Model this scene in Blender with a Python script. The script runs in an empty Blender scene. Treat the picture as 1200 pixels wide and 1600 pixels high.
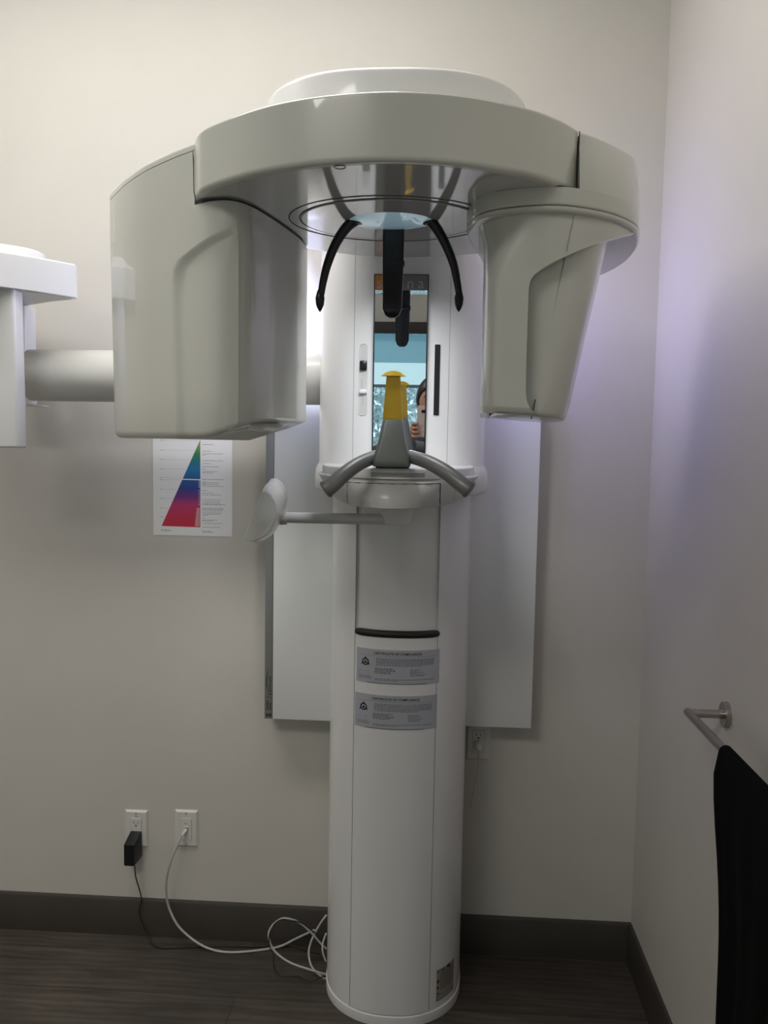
import bpy, bmesh, math, random
from mathutils import Vector, Matrix
from math import sin, cos, pi, radians as RD
random.seed(7)
SC = bpy.context.scene
COL = SC.collection

# ------------------------------------------------------------------ camera
F, CAM = 1300.0, Vector((0.0, -2.4, 1.518))
def cam_basis(yaw=3.4, pitch=4.7, roll=1.0):
    cy, sy, cp, sp = cos(RD(yaw)), sin(RD(yaw)), cos(RD(pitch)), sin(RD(pitch))
    fw = Vector((-sy*cp, cy*cp, -sp)); rt = Vector((cy, sy, 0)); up = rt.cross(fw)
    c, s = cos(RD(roll)), sin(RD(roll))
    return c*rt+s*up, -s*rt+c*up, fw
RT, UP, FW = cam_basis()
cd = bpy.data.cameras.new('camera'); cam = bpy.data.objects.new('camera', cd); COL.objects.link(cam)
cd.sensor_fit = 'VERTICAL'; cd.sensor_height = 32; cd.lens = F/1600*32; cd.clip_start = 0.002; cd.clip_end = 60
m = Matrix((RT, UP, -FW)).transposed().to_4x4(); m.translation = CAM
cam.matrix_world = m; SC.camera = cam
def P(x, y, Y=None, Z=None, X=None):
    """measured pixel -> point of the room on the plane Y / Z / X = const"""
    d = FW + RT*((x-600)/F) - UP*((y-800)/F)
    if Y is not None: t = (Y-CAM.y)/d.y
    elif Z is not None: t = (Z-CAM.z)/d.z
    else: t = (X-CAM.x)/d.x
    return CAM + d*t

# ------------------------------------------------------------------ world, view, light
SC.view_settings.view_transform = 'Standard'; SC.view_settings.look = 'None'
SC.view_settings.gamma = 1; SC.view_settings.use_curve_mapping = False
SC.view_settings.exposure = 0.0
W = bpy.data.worlds.new('world'); SC.world = W; W.use_nodes = True
W.node_tree.nodes['Background'].inputs[0].default_value = (0.62, 0.85, 1.0, 1)
W.node_tree.nodes['Background'].inputs[1].default_value = 2.2

LIGHTS = dict(near=20.5, far=15.5, column_fill=.85, strip_left=2.3, strip_right=.95)
def area(name, loc, target, sx, sy, power, color, spread=180):
    l = bpy.data.lights.new(name, 'AREA'); l.shape = 'RECTANGLE'; l.size = sx; l.size_y = sy
    l.energy = power; l.color = color; l.spread = RD(spread)
    o = bpy.data.objects.new(name, l); COL.objects.link(o); o.location = loc
    o.rotation_euler = (Vector(target)-Vector(loc)).to_track_quat('-Z', 'Y').to_euler()
    return o
ZC = 3.10
area('ceiling_troffer_light', (-0.95, -0.90, ZC-.035), (-0.95, -0.90, 0), 1.75, .30, LIGHTS['near'], (1, .99, .965))
area('ceiling_troffer_light', (-1.30, -3.0, ZC-.035), (-1.30, -3.0, 0), 1.15, .55, LIGHTS['far'], (1, .96, .90))
area('column_fill_light', (-0.086, -0.745, 1.913), (-0.086, -0.545, 1.60), .16, .07, LIGHTS['column_fill'], (.95, .97, 1.0), 99)  # added fill to brighten the upper column, not a known fitting
area('ambient_strip_light', (-0.325, -0.16, 1.83), (-0.70, -0.04, 1.68), .03, .40, LIGHTS['strip_left'], (.62, .68, 1.0))
area('ambient_strip_light', (0.155, -0.20, 1.88), (0.60, -0.22, 1.80), .03, .30, LIGHTS['strip_right'], (.40, .36, 1.0))

# ------------------------------------------------------------------ materials
def mat(name, col, rough=.5, metal=0, coat=0, spec=.5, emit=None, es=0, trans=0, bump=0, bscale=200, mottle=0, mscale=6, coat_rough=.03):
    M = bpy.data.materials.new(name); M.use_nodes = True; nt = M.node_tree; b = nt.nodes['Principled BSDF']
    b.inputs['Base Color'].default_value = (*col, 1); b.inputs['Roughness'].default_value = rough
    b.inputs['Metallic'].default_value = metal; b.inputs['Coat Weight'].default_value = coat
    b.inputs['Coat Roughness'].default_value = coat_rough
    b.inputs['Specular IOR Level'].default_value = spec; b.inputs['Transmission Weight'].default_value = trans
    if emit: b.inputs['Emission Color'].default_value = (*emit, 1); b.inputs['Emission Strength'].default_value = es
    tc = nt.nodes.new('ShaderNodeTexCoord')
    if mottle:
        n = nt.nodes.new('ShaderNodeTexNoise'); n.inputs['Scale'].default_value = mscale; n.inputs['Detail'].default_value = 4
        nt.links.new(tc.outputs['Object'], n.inputs['Vector'])
        r = nt.nodes.new('ShaderNodeValToRGB')
        r.color_ramp.elements[0].position = .3; r.color_ramp.elements[1].position = .7
        r.color_ramp.elements[0].color = (*[c*(1-mottle) for c in col], 1)
        r.color_ramp.elements[1].color = (*[min(1, c*(1+mottle)) for c in col], 1)
        nt.links.new(n.outputs['Fac'], r.inputs[0]); nt.links.new(r.outputs[0], b.inputs['Base Color'])
    if bump:
        n = nt.nodes.new('ShaderNodeTexNoise'); n.inputs['Scale'].default_value = bscale
        nt.links.new(tc.outputs['Object'], n.inputs['Vector'])
        bp = nt.nodes.new('ShaderNodeBump'); bp.inputs['Strength'].default_value = bump; bp.inputs['Distance'].default_value = .002
        nt.links.new(n.outputs['Fac'], bp.inputs['Height']); nt.links.new(bp.outputs[0], b.inputs['Normal'])
    return M
WALL = mat('wall_paint', (.62, .595, .545), .55, bump=.15, bscale=260, mottle=.012)
CEIL = mat('ceiling_paint', (.72, .71, .68), .9, bump=.1)
BASE = mat('baseboard_vinyl', (.050, .043, .036), .45, mottle=.08)
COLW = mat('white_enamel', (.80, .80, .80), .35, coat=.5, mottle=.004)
ROTW_DIM = mat('rotor_enamel_dimmed', (.54, .548, .50), .30, coat=.6, mottle=.004)  # whitish enamel greyed to stand in for the weaker light on the head
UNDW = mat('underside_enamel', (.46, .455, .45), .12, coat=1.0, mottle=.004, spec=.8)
WARM = mat('grey_white_plastic', (.55, .55, .53), .4, coat=.2)
SEAM = mat('seam_shadow_gap', (.06, .06, .055), .8)
LSEAM = mat('light_joint', (.32, .32, .30), .7)
BLACK = mat('black_gloss_plastic', (.010, .010, .014), .30, coat=.12, spec=.35)
RUBBER = mat('black_rubber', (.010, .009, .008), .5)
SILV = mat('satin_grey_metal', (.20, .20, .20), .40, metal=.35, bump=.05, bscale=900)
SILV2 = mat('satin_grey_cover', (.17, .185, .175), .42, metal=.3)
STEEL = mat('brushed_steel', (.50, .46, .44), .32, metal=1, bump=.06, bscale=500)
YEL = mat('yellow_plastic', (.52, .33, .012), .38, mottle=.03)
MIRR = mat('mirror_glass', (.82, .86, .87), .0, metal=1, mottle=.0)
PANW = mat('white_sheet_metal', (.80, .815, .80), .38, coat=.15)
STRIP = mat('grey_anodised_strip', (.27, .28, .275), .45, metal=.3)
INK = mat('black_ink', (.015, .015, .017), .6)
GINK = mat('grey_ink', (.12, .12, .13), .7)
PAPER = mat('paper', (.88, .88, .87), .6)
LABELM = mat('silver_label', (.43, .44, .50), .45, mottle=.03)
OUTL = mat('ivory_plastic', (.70, .68, .64), .35)
CABLE = mat('grey_white_cable', (.46, .45, .43), .45)
CLOTH = mat('black_cloth', (.0035, .0033, .0035), .95, spec=.1, bump=.4, bscale=500)
ORANGE = mat('orange_print', (.55, .20, .04), .5)
GREYP = mat('grey_print', (.18, .165, .165), .5)
LETT = mat('light_lettering', (.42, .41, .41), .5)
LAMPM = mat('lamp_diffuser', (1, 1, 1), .5, emit=(1, .95, .88), es=6)
LEDM = mat('led_strip', (.5, .5, 1), .5, emit=(.45, .42, 1.0), es=9)
SHADE = mat('blue_roller_fabric_glow', (.30, .52, .62), .8, emit=(.20, .50, .66), es=.40)  # emission stands in for daylight coming through the cloth
BANDM = mat('pale_roller_fabric_glow', (.6, .75, .8), .8, emit=(.50, .80, .90), es=.75)  # stronger emission, daylight painted into the lower cloth
ALU = mat('window_frame_grey', (.20, .27, .31), .5)
SKIN = mat('skin', (.42, .22, .15), .5, mottle=.05)
HAIR = mat('dark_hair', (.010, .008, .008), .45)
SCRUB = mat('dark_blue_clothes', (.03, .035, .06), .85)
PHONEM = mat('pale_pink_phone', (.62, .50, .47), .3, coat=.6)
WHITE = mat('white_ink', (.85, .85, .85), .5)

def spectrum():
    M = bpy.data.materials.new('spectrum_print'); M.use_nodes = True; nt = M.node_tree; b = nt.nodes['Principled BSDF']
    b.inputs['Roughness'].default_value = .6
    tc = nt.nodes.new('ShaderNodeTexCoord'); sx = nt.nodes.new('ShaderNodeSeparateXYZ'); r = nt.nodes.new('ShaderNodeValToRGB')
    nt.links.new(tc.outputs['Generated'], sx.inputs[0]); nt.links.new(sx.outputs['Z'], r.inputs[0]); nt.links.new(r.outputs[0], b.inputs['Base Color'])
    cs = [(0, (.62, .025, .06)), (.12, (.60, .03, .08)), (.26, (.50, .04, .16)), (.34, (.17, .03, .20)), (.44, (.03, .05, .26)), (.53, (.015, .10, .32)),
          (.66, (.01, .19, .40)), (.76, (.01, .18, .20)), (.84, (.03, .22, .08)), (.93, (.20, .32, .08)), (1, (.40, .42, .12))]
    e = r.color_ramp.elements
    while len(e) < len(cs): e.new(.5)
    for i, (p, c) in enumerate(cs): e[i].position = p; e[i].color = (*c, 1)
    return M
SPEC = spectrum()

def floor_mat():
    M = bpy.data.materials.new('vinyl_planks'); M.use_nodes = True; nt = M.node_tree; N = nt.nodes; L = nt.links
    b = N['Principled BSDF']; tc = N.new('ShaderNodeTexCoord')
    mp = N.new('ShaderNodeMapping'); L.new(tc.outputs['Object'], mp.inputs[0]); mp.inputs['Location'].default_value = (.06, .085, 0)
    br = N.new('ShaderNodeTexBrick'); L.new(mp.outputs[0], br.inputs['Vector'])
    br.inputs['Scale'].default_value = 1; br.inputs['Brick Width'].default_value = 1.22; br.inputs['Row Height'].default_value = .18
    br.inputs['Mortar Size'].default_value = .0012; br.inputs['Mortar Smooth'].default_value = .1; br.offset = .37
    br.inputs['Color1'].default_value = (.052, .043, .034, 1); br.inputs['Color2'].default_value = (.080, .066, .053, 1)
    br.inputs['Mortar'].default_value = (.018, .015, .012, 1)
    m2 = N.new('ShaderNodeMapping'); L.new(tc.outputs['Object'], m2.inputs[0]); m2.inputs['Scale'].default_value = (1.1, 8, 1)
    n1 = N.new('ShaderNodeTexNoise'); L.new(m2.outputs[0], n1.inputs['Vector']); n1.inputs['Scale'].default_value = 3.0; n1.inputs['Detail'].default_value = 9; n1.inputs['Roughness'].default_value = .68; n1.inputs['Distortion'].default_value = .7
    m3 = N.new('ShaderNodeMapping'); L.new(tc.outputs['Object'], m3.inputs[0]); m3.inputs['Scale'].default_value = (1.0, 6, 1)
    wv = N.new('ShaderNodeTexWave'); L.new(m3.outputs[0], wv.inputs['Vector']); wv.bands_direction = 'Y'; wv.inputs['Scale'].default_value = 2.2; wv.inputs['Distortion'].default_value = 9; wv.inputs['Detail'].default_value = 4
    n2 = N.new('ShaderNodeTexNoise'); L.new(tc.outputs['Object'], n2.inputs['Vector']); n2.inputs['Scale'].default_value = 2.3; n2.inputs['Detail'].default_value = 3
    def ramp(src, a, c, pa=.3, pb=.7):
        r = N.new('ShaderNodeValToRGB'); r.color_ramp.elements[0].position = pa; r.color_ramp.elements[1].position = pb
        r.color_ramp.elements[0].color = (a, a, a, 1); r.color_ramp.elements[1].color = (c, c, c, 1); L.new(src, r.inputs[0]); return r.outputs[0]
    cur = br.outputs['Color']
    for o in (ramp(n1.outputs['Fac'], .55, 1.35), ramp(wv.outputs['Fac'], .86, 1.1), ramp(n2.outputs['Fac'], .62, 1.28)):
        mx = N.new('ShaderNodeMixRGB'); mx.blend_type = 'MULTIPLY'; mx.inputs[0].default_value = 1
        L.new(cur, mx.inputs[1]); L.new(o, mx.inputs[2]); cur = mx.outputs[0]
    L.new(cur, b.inputs['Base Color']); b.inputs['Roughness'].default_value = .5
    bp = N.new('ShaderNodeBump'); bp.inputs['Strength'].default_value = .2; bp.inputs['Distance'].default_value = .002
    L.new(n1.outputs['Fac'], bp.inputs['Height']); L.new(bp.outputs[0], b.inputs['Normal'])
    return M
FLOOR = floor_mat()

# ------------------------------------------------------------------ helpers
def tag(o, label, cat, group=None, kind=None):
    if label: o['label'] = label
    if cat: o['category'] = cat
    if group: o['group'] = group
    if kind: o['kind'] = kind
    return o
def thing(name, label, cat, loc=(0, 0, 0), group=None):
    o = bpy.data.objects.new(name, None); COL.objects.link(o); o.location = loc; o.empty_display_size = .05
    return tag(o, label, cat, group)
def obj(name, bm, material, parent=None, smooth=40, wn=False, label=None):
    bmesh.ops.recalc_face_normals(bm, faces=bm.faces)
    me = bpy.data.meshes.new(name); bm.to_mesh(me); bm.free()
    if smooth:
        me.shade_smooth(); me.set_sharp_from_angle(angle=RD(smooth))
    me.materials.append(material)
    o = bpy.data.objects.new(name, me); COL.objects.link(o)
    if parent is not None:
        o.parent = parent; r = parent
        off = Vector((0, 0, 0))
        while r is not None: off += r.location; r = r.parent
        me.transform(Matrix.Translation(-off))
    if wn:
        w = o.modifiers.new('wn', 'WEIGHTED_NORMAL'); w.keep_sharp = True
    if label: o['label'] = label
    return o
def box(bm, lo, hi, bev=0, seg=2):
    r = bmesh.ops.create_cube(bm, size=1); vs = r['verts']
    lo, hi = Vector(lo), Vector(hi)
    for v in vs: v.co = Vector(((v.co.x+.5)*(hi.x-lo.x)+lo.x, (v.co.y+.5)*(hi.y-lo.y)+lo.y, (v.co.z+.5)*(hi.z-lo.z)+lo.z))
    if bev:
        es = list({e for v in vs for e in v.link_edges})
        bmesh.ops.bevel(bm, geom=es, offset=bev, segments=seg, affect='EDGES', profile=.5)
    return bm
def newbox(lo, hi, bev=0, seg=2): return box(bmesh.new(), lo, hi, bev, seg)
def catmull(pts, n=6, closed=False):
    pts = [Vector(p) for p in pts]; out = []; N = len(pts)
    rng = range(N if closed else N-1)
    for i in rng:
        if closed: p0, p1, p2, p3 = pts[i-1], pts[i], pts[(i+1) % N], pts[(i+2) % N]
        else: p0, p1, p2, p3 = pts[max(i-1, 0)], pts[i], pts[i+1], pts[min(i+2, N-1)]
        for k in range(n):
            t = k/n
            out.append(.5*((2*p1)+(-p0+p2)*t+(2*p0-5*p1+4*p2-p3)*t*t+(-p0+3*p1-3*p2+p3)*t**3))
    if not closed: out.append(pts[-1])
    return out
def loft(bm, rings, closed=True, caps=True):
    vr = [[bm.verts.new(p) for p in r] for r in rings]
    n = len(rings[0])
    for a, b in zip(vr[:-1], vr[1:]):
        for i in range(n if closed else n-1):
            j = (i+1) % n
            try: bm.faces.new((a[i], a[j], b[j], b[i]))
            except ValueError: pass
    if caps:
        for r in (vr[0], vr[-1]):
            try: bm.faces.new(r)
            except ValueError: pass
    return vr
def inset(poly, d):
    """offset closed 2D polygon inwards by d"""
    n = len(poly); out = []
    ar = sum(poly[i][0]*poly[(i+1) % n][1]-poly[(i+1) % n][0]*poly[i][1] for i in range(n)); s = 1 if ar > 0 else -1
    for i in range(n):
        p0, p, p1 = Vector(poly[i-1][:2]), Vector(poly[i][:2]), Vector(poly[(i+1) % n][:2])
        a = (p-p0); b = (p1-p)
        if a.length < 1e-9: a = b
        if b.length < 1e-9: b = a
        a = a.normalized(); b = b.normalized(); t = (a+b)
        t = t.normalized() if t.length > 1e-6 else a
        nrm = Vector((-t.y, t.x))*s
        c = max(.5, abs(nrm.dot(Vector((-a.y, a.x))*s)))
        out.append(p+nrm*d/c)
    return out
def slab(bm, plan, z0, z1, r0=.004, r1=.004, seg=4):
    """extruded plan outline with rounded lower (r0) and upper (r1) rims"""
    rings = []
    def ring(d, z):
        q = inset(plan, d) if d > 1e-7 else [Vector(p[:2]) for p in plan]
        rings.append([Vector((p.x, p.y, z)) for p in q])
    if r0 > 0:
        for k in range(seg+1):
            a = pi/2*k/seg; ring(r0*(1-sin(a)), z0+r0*(1-cos(a)))
    else: ring(0, z0)
    if r1 > 0:
        for k in range(seg+1):
            a = pi/2*k/seg; ring(r1*(1-cos(a)), z1-r1*(1-sin(a)))
    else: ring(0, z1)
    loft(bm, rings); return bm
def sweep(bm, pts, rad, seg=12, caps=True, flat=1.0):
    pts = [Vector(p) for p in pts]; n = len(pts)
    if not isinstance(rad, (list, tuple)): rad = [rad]*n
    up = Vector((0, 0, 1)); prev = None; rings = []
    for i, p in enumerate(pts):
        t = (pts[min(i+1, n-1)]-pts[max(i-1, 0)]).normalized()
        if prev is None:
            a = t.cross(up if abs(t.z) < .9 else Vector((0, 1, 0))).normalized()
        else: a = (prev-t*prev.dot(t)).normalized()
        prev = a; b = t.cross(a)
        rings.append([p+(a*cos(2*pi*k/seg)+b*sin(2*pi*k/seg)*flat)*rad[i] for k in range(seg)])
    loft(bm, rings, True, caps); return bm
def rrect(cx, cy, w, h, r, n=5):
    out = []
    for sx, sy, a0 in ((1, 1, 0), (-1, 1, 90), (-1, -1, 180), (1, -1, 270)):
        for k in range(n+1):
            a = RD(a0+90*k/n); out.append(Vector((cx+sx*(w/2-r)+r*cos(a), cy+sy*(h/2-r)+r*sin(a))))
    return out
def wrapgrid(bm, x0, x1, z0, z1, yf, off, nx=16, nz=2, thick=.0006, skew=0):
    """a sheet laid on a curved front y=yf(x)"""
    def s(x, z, o): return Vector((x, yf(x)-o, z))
    f = [[bm.verts.new(s(x0+(x1-x0)*i/nx+skew*(j/nz), z0+(z1-z0)*j/nz, off+thick)) for i in range(nx+1)] for j in range(nz+1)]
    g = [[bm.verts.new(s(x0+(x1-x0)*i/nx+skew*(j/nz), z0+(z1-z0)*j/nz, off)) for i in range(nx+1)] for j in range(nz+1)]
    for j in range(nz):
        for i in range(nx):
            bm.faces.new((f[j][i], f[j][i+1], f[j+1][i+1], f[j+1][i])); bm.faces.new((g[j][i], g[j+1][i], g[j+1][i+1], g[j][i+1]))
    for i in range(nx):
        bm.faces.new((f[0][i], g[0][i], g[0][i+1], f[0][i+1])); bm.faces.new((f[nz][i], f[nz][i+1], g[nz][i+1], g[nz][i]))
    for j in range(nz):
        bm.faces.new((f[j][0], f[j+1][0], g[j+1][0], g[j][0])); bm.faces.new((f[j][nx], g[j][nx], g[j+1][nx], f[j+1][nx]))
    return bm
def text2d(s, size, align='CENTER', spacing=1.0, bold=0):
    cu = bpy.data.curves.new('txt', 'FONT'); cu.body = s; cu.size = size; cu.align_x = align; cu.align_y = 'CENTER'
    cu.space_character = spacing; cu.resolution_u = 3; cu.fill_mode = 'FRONT'; cu.offset = bold
    o = bpy.data.objects.new('txt', cu); COL.objects.link(o)
    dg = bpy.context.evaluated_depsgraph_get(); me = bpy.data.meshes.new_from_object(o.evaluated_get(dg))
    vs = [v.co.copy() for v in me.vertices]; fs = [tuple(p.vertices) for p in me.polygons]
    bpy.data.objects.remove(o); bpy.data.curves.remove(cu); bpy.data.meshes.remove(me)
    return vs, fs
def addtext(bm, s, size, fn, align='CENTER', spacing=1.0, bold=0):
    vs, fs = text2d(s, size, align, spacing, bold)
    bv = [bm.verts.new(fn(v.x, v.y)) for v in vs]
    for f in fs:
        try: bm.faces.new([bv[i] for i in f])
        except ValueError: pass
def quadfn(bm, fn, u0, v0, u1, v1, n=1):
    for i in range(n):
        a, b = u0+(u1-u0)*i/n, u0+(u1-u0)*(i+1)/n
        bm.faces.new([bm.verts.new(fn(*q)) for q in ((a, v0), (b, v0), (b, v1), (a, v1))])
def wordline(bm, fn, u0, u1, v, h):
    u = u0
    while u < u1-.001:
        w = random.uniform(.002, .0065); w = min(w, u1-u)
        quadfn(bm, fn, u, v-h/2, u+w, v+h/2); u += w+.0012

def struct(name, bm, m): 
    o = obj(name, bm, m, smooth=0); o['kind'] = 'structure'; return o

# ------------------------------------------------------------------ room
XR, XL, YB = .612, -2.7, -5.2
T = .1
struct('floor', newbox((XL-T, YB-T, -.08), (XR+T, T, 0)), FLOOR)
struct('ceiling', newbox((XL-T, YB-T, ZC), (XR+T, T, ZC+T)), CEIL)
struct('wall_back', newbox((XL-T, 0, 0), (XR+T, T, ZC)), WALL)
struct('wall_right', newbox((XR, YB, 0), (XR+T, 0, ZC)), WALL)
struct('wall_left', newbox((XL-T, YB, 0), (XL, 0, ZC)), WALL)
# wall behind the photographer with its window opening
WX0, WX1, WZ0, WZ1 = -1.9, .35, .75, 2.10
bm = bmesh.new()
for lo, hi in (((XL-T, YB-T, 0), (WX0, YB, ZC)), ((WX1, YB-T, 0), (XR+T, YB, ZC)), ((WX0, YB-T, 0), (WX1, YB, WZ0)), ((WX0, YB-T, WZ1), (WX1, YB, ZC))): box(bm, lo, hi)
struct('wall_front', bm, WALL)
bm = bmesh.new()
for lo, hi in (((WX0, YB-.06, WZ0), (WX1, YB-.01, WZ0+.05)), ((WX0, YB-.06, WZ1-.05), (WX1, YB-.01, WZ1)), ((WX0, YB-.06, WZ0+.05), (WX0+.05, YB-.01, WZ1-.05)), ((WX1-.05, YB-.06, WZ0+.05), (WX1, YB-.01, WZ1-.05))): box(bm, lo, hi, .004)
wf = struct('window_1', bm, ALU)
def baseboard(bm, a, b, n):
    a, b, n = Vector(a), Vector(b), Vector(n)
    prof = [(0, 0), (.012, 0), (.012, .109), (.008, .116), (0, .117)]
    loft(bm, [[q+n*x+Vector((0, 0, z)) for x, z in prof] for q in (a, b)])
bm = bmesh.new(); baseboard(bm, (XL, 0, 0), (XR, 0, 0), (0, -1, 0)); o = obj('baseboard_back', bm, BASE, smooth=30); o['kind'] = 'structure'
bm = bmesh.new(); baseboard(bm, (XR, YB, 0), (XR, -.012, 0), (-1, 0, 0)); o = obj('baseboard_right', bm, BASE, smooth=30); o['kind'] = 'structure'

# ceiling troffers
def troffer(x, y, w, h, label):
    t = thing('ceiling_light', label, 'ceiling light', (x, y, ZC), 'recessed ceiling lights')
    bm = bmesh.new(); f_ = .03
    for lo, hi in (((x-w-f_, y-h-f_, ZC-.02), (x+w+f_, y-h, ZC)), ((x-w-f_, y+h, ZC-.02), (x+w+f_, y+h+f_, ZC)), ((x-w-f_, y-h, ZC-.02), (x-w, y+h, ZC)), ((x+w, y-h, ZC-.02), (x+w+f_, y+h, ZC))): box(bm, lo, hi)
    obj('frame', bm, OUTL, t, 0)
    obj('diffuser', newbox((x-w, y-h, ZC-.014), (x+w, y+h, ZC-.002)), LAMPM, t, 0)
troffer(-.95, -.90, .875, .15, 'long white framed ceiling light above the dental x-ray machine')
troffer(-1.30, -3.0, .59, .29, 'white framed ceiling light panel just behind the photographer')
# dark valance over the window, roller blind and the hedge outside
tag(obj('window_valance', newbox((WX0-.08, YB+.001, 2.015), (WX1+.08, YB+.14, 2.10), .004), mat('dark_valance', (.035, .03, .028), .6), smooth=30), 'dark brown valance box above the window behind the photographer', 'valance')
t = thing('roller_blind', 'blue roller blind half lowered over the window behind the photographer', 'blind', (-.9, YB+.03, 2.0))
obj('fabric', newbox((WX0-.03, YB+.020, 1.79), (WX1+.03, YB+.024, 2.013)), SHADE, t, 0)
obj('lower_fabric', newbox((WX0-.03, YB+.020, 1.62), (WX1+.03, YB+.024, 1.79)), BANDM, t, 0)
obj('bottom_bar', newbox((WX0-.03, YB+.012, 1.595), (WX1+.03, YB+.032, 1.62), .004), ALU, t, 30)
bm = bmesh.new()
for i in range(16000):
    c = Vector((random.uniform(-2.6, 1.0), YB-1.0-random.random()*.6, random.uniform(.1, 2.4)))
    a = Vector((random.gauss(0, 1), random.gauss(0, .5), random.gauss(0, 1))).normalized(); b = a.cross(Vector((random.gauss(0, .4), 1, random.gauss(0, .4)))).normalized()
    l, w = random.uniform(.025, .06), random.uniform(.012, .026)
    bm.faces.new([bm.verts.new(c+q) for q in (a*l, b*w, -a*l, -b*w)])
LEAF = mat('pale_foliage', (.58, .74, .70), .6, mottle=.6, mscale=14)
tag(obj('hedge', bm, LEAF, smooth=0), 'pale green leafy hedge outside the window, seen in the mirror', 'hedge', kind='stuff')

# ------------------------------------------------------------------ the x-ray machine
CX = -.085
machine = thing('dental_xray_machine', 'white panoramic dental x-ray machine on a tall column with curved rotating head', 'x-ray machine', (CX, -.2, 0))
def sym(pts):  # right half (dx,y) front-centre outwards -> closed symmetric plan
    L = [(CX-dx, y) for dx, y in reversed(pts)]; R_ = [(CX+dx, y) for dx, y in pts if dx > 0]
    return L+R_
def halfplan(pts, n=8):
    c = catmull([Vector((a, b, 0)) for a, b in pts], n)
    return [(p.x, p.y) for p in c]
low = halfplan([(0, -.345), (.045, -.341), (.09, -.325), (.135, -.292), (.168, -.245), (.184, -.19), (.187, -.13), (.187, -.03)])
car = halfplan([(0, -.432), (.045, -.431), (.09, -.425), (.14, -.405), (.18, -.36), (.205, -.30), (.213, -.23), (.213, -.06)])
def front(half):
    xs = [p[0] for p in half]; ys = [p[1] for p in half]
    def f(x):
        d = abs(x-CX)
        for i in range(len(xs)-1):
            if d <= xs[i+1]+1e-9:
                if xs[i+1]-xs[i] < 1e-9: return ys[i]
                return ys[i]+(ys[i+1]-ys[i])*(d-xs[i])/(xs[i+1]-xs[i])
        return ys[-1]
    return f
yl, yc = front(low), front(car)
# plinth ring
ZG = P(621, 992, Y=-.345).z           # height of the black grip
SX0, SX1 = P(556, 820, Y=-.33).x, P(688, 820, Y=-.33).x
obj('base_ring', slab(bmesh.new(), [(CX+(x-CX)*1.012, y-.002) for x, y in sym(low)], 0, .028, .001, .003), COLW, machine, 50)
# lower column with the centre bay set back
plan = []
for x, y in sym(low):
    plan.append((x, y))
def bay(plan, depth):
    out = []; inside = False
    for x, y in plan:
        i = SX0 < x < SX1 and y < -.2
        if i != inside:
            xx = SX0 if i else SX1
            out += [(xx, yl(xx)), (xx, yl(xx)+depth)] if i else [(xx, yl(xx)+depth), (xx, yl(xx))]
            inside = i
        out.append((x, y+depth) if i else (x, y))
    return out
bm = bmesh.new(); pl = bay(sym(low), .010)
loft(bm, [[Vector((x, y, z)) for x, y in pl] for z in (.028, 1.42)])
obj('column', bm, COLW, machine, 35)
# flush front cover below the grip
bm = bmesh.new(); wrapgrid(bm, SX0+.0011, SX1-.0011, .031, ZG+.006, yl, -.009, 24, 2, .009)
obj('front_cover', bm, COLW, machine, 35)
bm = bmesh.new(); wrapgrid(bm, SX0-.0002, SX1+.0002, .030, ZG, yl, -.0095, 12, 1, .0015); obj('cover_joint', bm, LSEAM, machine, 35)
# grip: pill wrapped round the column
GX0, GX1 = P(554, 990, Y=-.33).x, P(687, 990, Y=-.33).x
bm = bmesh.new(); ring = []
n = 26; hw = .0095
path = [GX0+.004+(GX1-GX0-.008)*i/n for i in range(n+1)]
sweep(bm, [Vector((GX0+.001, yl(GX0+.001)+.004, ZG))]+[Vector((x, yl(x)+.003, ZG)) for x in path]+[Vector((GX1-.001, yl(GX1-.001)+.004, ZG))], [.003]+[hw*.80, hw*.96]+[hw]*(n-3)+[hw*.96, hw*.80]+[.003], 14)
obj('grip', bm, RUBBER, machine, 50, label='black rubber grip strip')
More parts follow.
